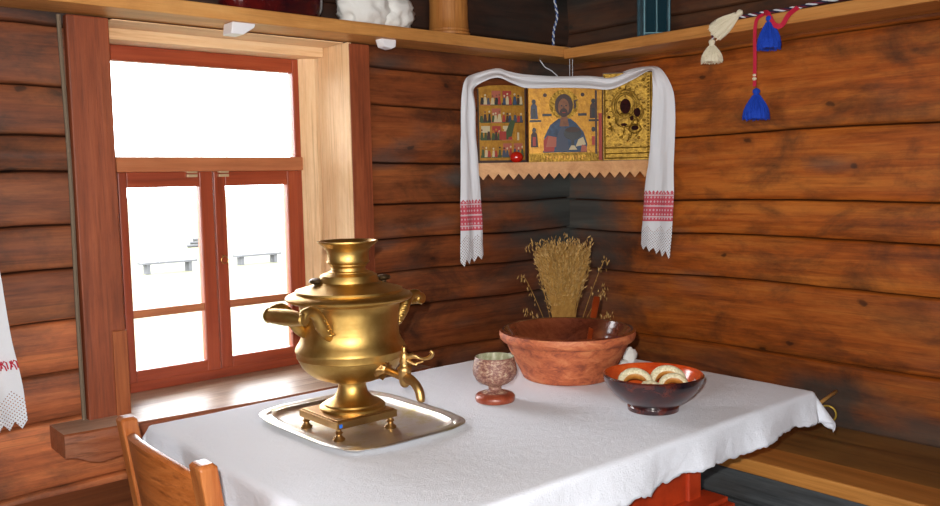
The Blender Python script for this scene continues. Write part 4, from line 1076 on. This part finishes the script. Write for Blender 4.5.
bm = bmesh.new(); pa = smoothpath([(XS+.002, -.860, 1.796), (XS-.004, -.862, 1.82), (XS-.004, -.866, 1.850), (XS+.012, -.90, 1.860), (XS+.012, -.97, 1.859), (XS+.012, -1.05, 1.859), (XS+.022, -1.15, 1.860), (XS+.03, -1.25, 1.866), (XS+.04, -1.40, 1.862), (XS+.05, -1.6, 1.862)], 22)
for ph, mi in ((0, 0), (2.1, 1), (4.2, 2)):
    tube(bm, [p+Vector((cos(i*.55+ph)*.5, sin(i*.55+ph)*.2, sin(i*.55+ph)))*.0028 for i, p in enumerate(pa)], .0030, 6, mi, n=1)
o = obj('braided_cord', bm, [M_string, plain('navy_cord', '#23233f', .7), plain('wine_cord', '#6a1c34', .7)]); tag(o, 'thin braided cord lying along the edge of the right shelf', 'cord')

# stick and ring beside the table corner
bm = bmesh.new(); tube(bm, [(-.16, -1.19, .572), (-.014, -1.208, .614)], .006, 10, n=1); o = obj('wooden_stick', bm, M_stick, smooth='all')
bmesh_dummy = None
tag(o, 'short pale stick poking out beside the tablecloth corner', 'stick')
bm = bmesh.new(); tube(bm, [(0, .028*cos(k*pi/12), .028*sin(k*pi/12)) for k in range(25)], .0035, 8, n=1); o = obj('hanging_ring', bm, M_ring, smooth='all'); o.location = (-.028, -1.185, .535); o.rotation_euler = (0, 0, .3); tag(o, 'small brass ring on the right wall below the stick', 'ring')

# ------------------------------------------------------------------ chair
def chair():
    r = thing('wooden_chair', 'reddish brown wooden chair with an arched back board at the table', 'chair', (-2.0, -.98, 0))
    ya, yb = -.775, -1.145      # far and near stile
    def xb(z): return -2.132-.055*(z-.45)/.40     # rake of the back
    def arch(f): return .858+.0*f+.026*sin(pi*f)-.010*f
    def bow(f): return -.030*sin(pi*f)
    for (y, f) in ((ya, 0), (yb, 1)):
        bm = bmesh.new(); zt = .874 if f == 0 else .866; prev = None
        hw = .018 if f == 0 else .024
        zz = [0, .2, .45, .60, .72, .80, .845, zt-.006, zt]
        for z in zz:
            x = xb(z) if z > .45 else -2.15-.03*(.45-z)/.45
            s_ = 1.0 if z < zt else .7
            cur = [bm.verts.new(c_) for c_ in ((x-.017*s_, y-hw*s_, z), (x+.017*s_, y-hw*s_, z), (x+.017*s_, y+hw*s_, z), (x-.017*s_, y+hw*s_, z))]
            if prev:
                for k in range(4): bm.faces.new((prev[k], prev[(k+1) % 4], cur[(k+1) % 4], cur[k]))
            else: bm.faces.new(cur[::-1])
            prev = cur
        bm.faces.new(prev)
        P_('back_post', bm, M_chair, r, bevel=.004)
    bm = bmesh.new(); n_ = 24; prev = None
    for i in range(n_+1):
        f = i/n_; y = ya-.015+(yb-ya+.033)*f; zt = arch(f)-.018+(0 if f < .9 else 0); zl = .700+.022*cos(f*4*pi)+(.03 if f < .1 else 0)
        b_ = bow(f); cur = [bm.verts.new(c_) for c_ in ((xb(zt)+b_-.010, y, zt-.004), (xb(zt)+b_-.002, y, zt), (xb(zt)+b_+.006, y, zt), (xb(zt)+b_+.012, y, zt-.006), (xb(zl)+b_+.012, y, zl), (xb(zl)+b_-.010, y, zl))]
        if prev:
            for k in range(6): bm.faces.new((prev[k], prev[(k+1) % 6], cur[(k+1) % 6], cur[k]))
        else: bm.faces.new(cur[::-1])
        prev = cur
    bm.faces.new(prev); P_('back_board', bm, M_chairY, r, smooth=50)
    bm = bmesh.new(); box(bm, -2.155, -2.135, yb, ya, .53, .57); P_('back_rail', bm, M_chairY, r, bevel=.003)
    bm = bmesh.new(); prism(bm, [(-2.14, ya+.02), (-2.14, yb-.02), (-1.80, yb-.04), (-1.76, yb-.02), (-1.76, ya+.02), (-1.80, ya+.04)], lambda u, v, d_: (u, v, d_), .435, .46)
    P_('seat', bm, M_chairY, r, bevel=.004)
    for y in (ya, yb): P_('leg', boxm(-1.815, -1.78, y-.017, y+.017, 0, .435), M_chair, r, bevel=.004)
    for y in (ya, yb): P_('stretcher', boxm(-2.155, -1.80, y-.008, y+.008, .20, .225), M_chair, r)
chair()

# ------------------------------------------------------------------ outdoors
M_ground = plain('sunny_grass', '#45452e', .9, hex2='#59573e', vscale=.6)
bm = bmesh.new(); box(bm, -60, 80, .6, 120, -.78, -.70); struct(obj('ground', bm, M_ground))
M_gbench = plain('grey_garden_wood', '#424244', .8)
def out_bench(x0, x1, y, zt, lab):
    r = thing('garden_bench', lab, 'bench', ((x0+x1)/2, y, -.70), 0)
    w = (x1-x0)/2
    obj('seat', boxm(-w, w, -.15, .15, zt+.70-.05, zt+.70), M_gbench, r)
    for x in (-w*.75, w*.75): obj('leg', boxm(x-.04, x+.04, -.12, .12, 0, zt+.70-.05), M_gbench, r)
out_bench(4.25, 5.55, 17, -.43, 'grey plank bench outside, seen through the left pane')
out_bench(6.7, 7.9, 17.3, -.45, 'grey plank bench outside, seen through the right pane')
for (x, y, z, w_) in ((8.9, 24, -.35, 1.2),):
    bm = bmesh.new()
    for k in range(3): tube(bm, [(x-w_/2+.1*k, y, -.65+.10*k), (x+w_/2-.1*k, y, -.65+.10*k)], .05, 10, n=1)
    o = obj('log_pile', bm, M_gbench); tag(o, 'low pile of grey logs outside, far right beyond the panes' if x > 6 else 'low pile of grey logs outside, beyond the left pane', 'log pile')

# ------------------------------------------------------------------ light
wd = bpy.data.worlds.new('world'); scn.world = wd; wd.use_nodes = True; nt = wd.node_tree
bg = nt.nodes['Background']; bg.inputs['Color'].default_value = (.93, .97, 1, 1); bg.inputs['Strength'].default_value = 7.5
# camera flash, up and to the left of the lens
fl = bpy.data.lights.new('camera_flash', 'SPOT'); fl.energy = 80; fl.shadow_soft_size = .012; fl.color = (1, .95, .88); fl.spot_size = radians(100); fl.spot_blend = .9
fo = bpy.data.objects.new('camera_flash', fl); C.objects.link(fo); fo.location = CAM-r1*.035+u1*.060
fo.rotation_euler = cam.matrix_world.to_euler()
# daylight portals in the three window openings (sampling aids for the sky)
def portal(loc, rot, sx, sy_):
    l = bpy.data.lights.new('window_portal', 'AREA'); l.shape = 'RECTANGLE'; l.size = sx; l.size_y = sy_; l.cycles.is_portal = True
    o = bpy.data.objects.new('window_portal', l); C.objects.link(o); o.location = loc; o.rotation_euler = rot
portal((-1.52, .27, 1.23), (radians(-90), 0, 0), .80, 1.12)
portal((-2.9, -4.47, 1.29), (radians(90), 0, 0), 1.0, 1.18)
portal((-4.77, -2.4, 1.29), (radians(90), 0, radians(-90)), 1.0, 1.18)
vs_ = scn.view_settings
scn.display_settings.display_device = 'sRGB'
vs_.view_transform = 'Standard'; vs_.look = 'None'; vs_.gamma = 1; vs_.use_curve_mapping = False; vs_.exposure = 1.05
scn.cycles.use_denoising = True
scn.cycles.max_bounces = 10; scn.cycles.diffuse_bounces = 5; scn.cycles.transparent_max_bounces = 16
scn.cycles.caustics_reflective = True; scn.cycles.blur_glossy = .5; scn.cycles.sample_clamp_indirect = 8
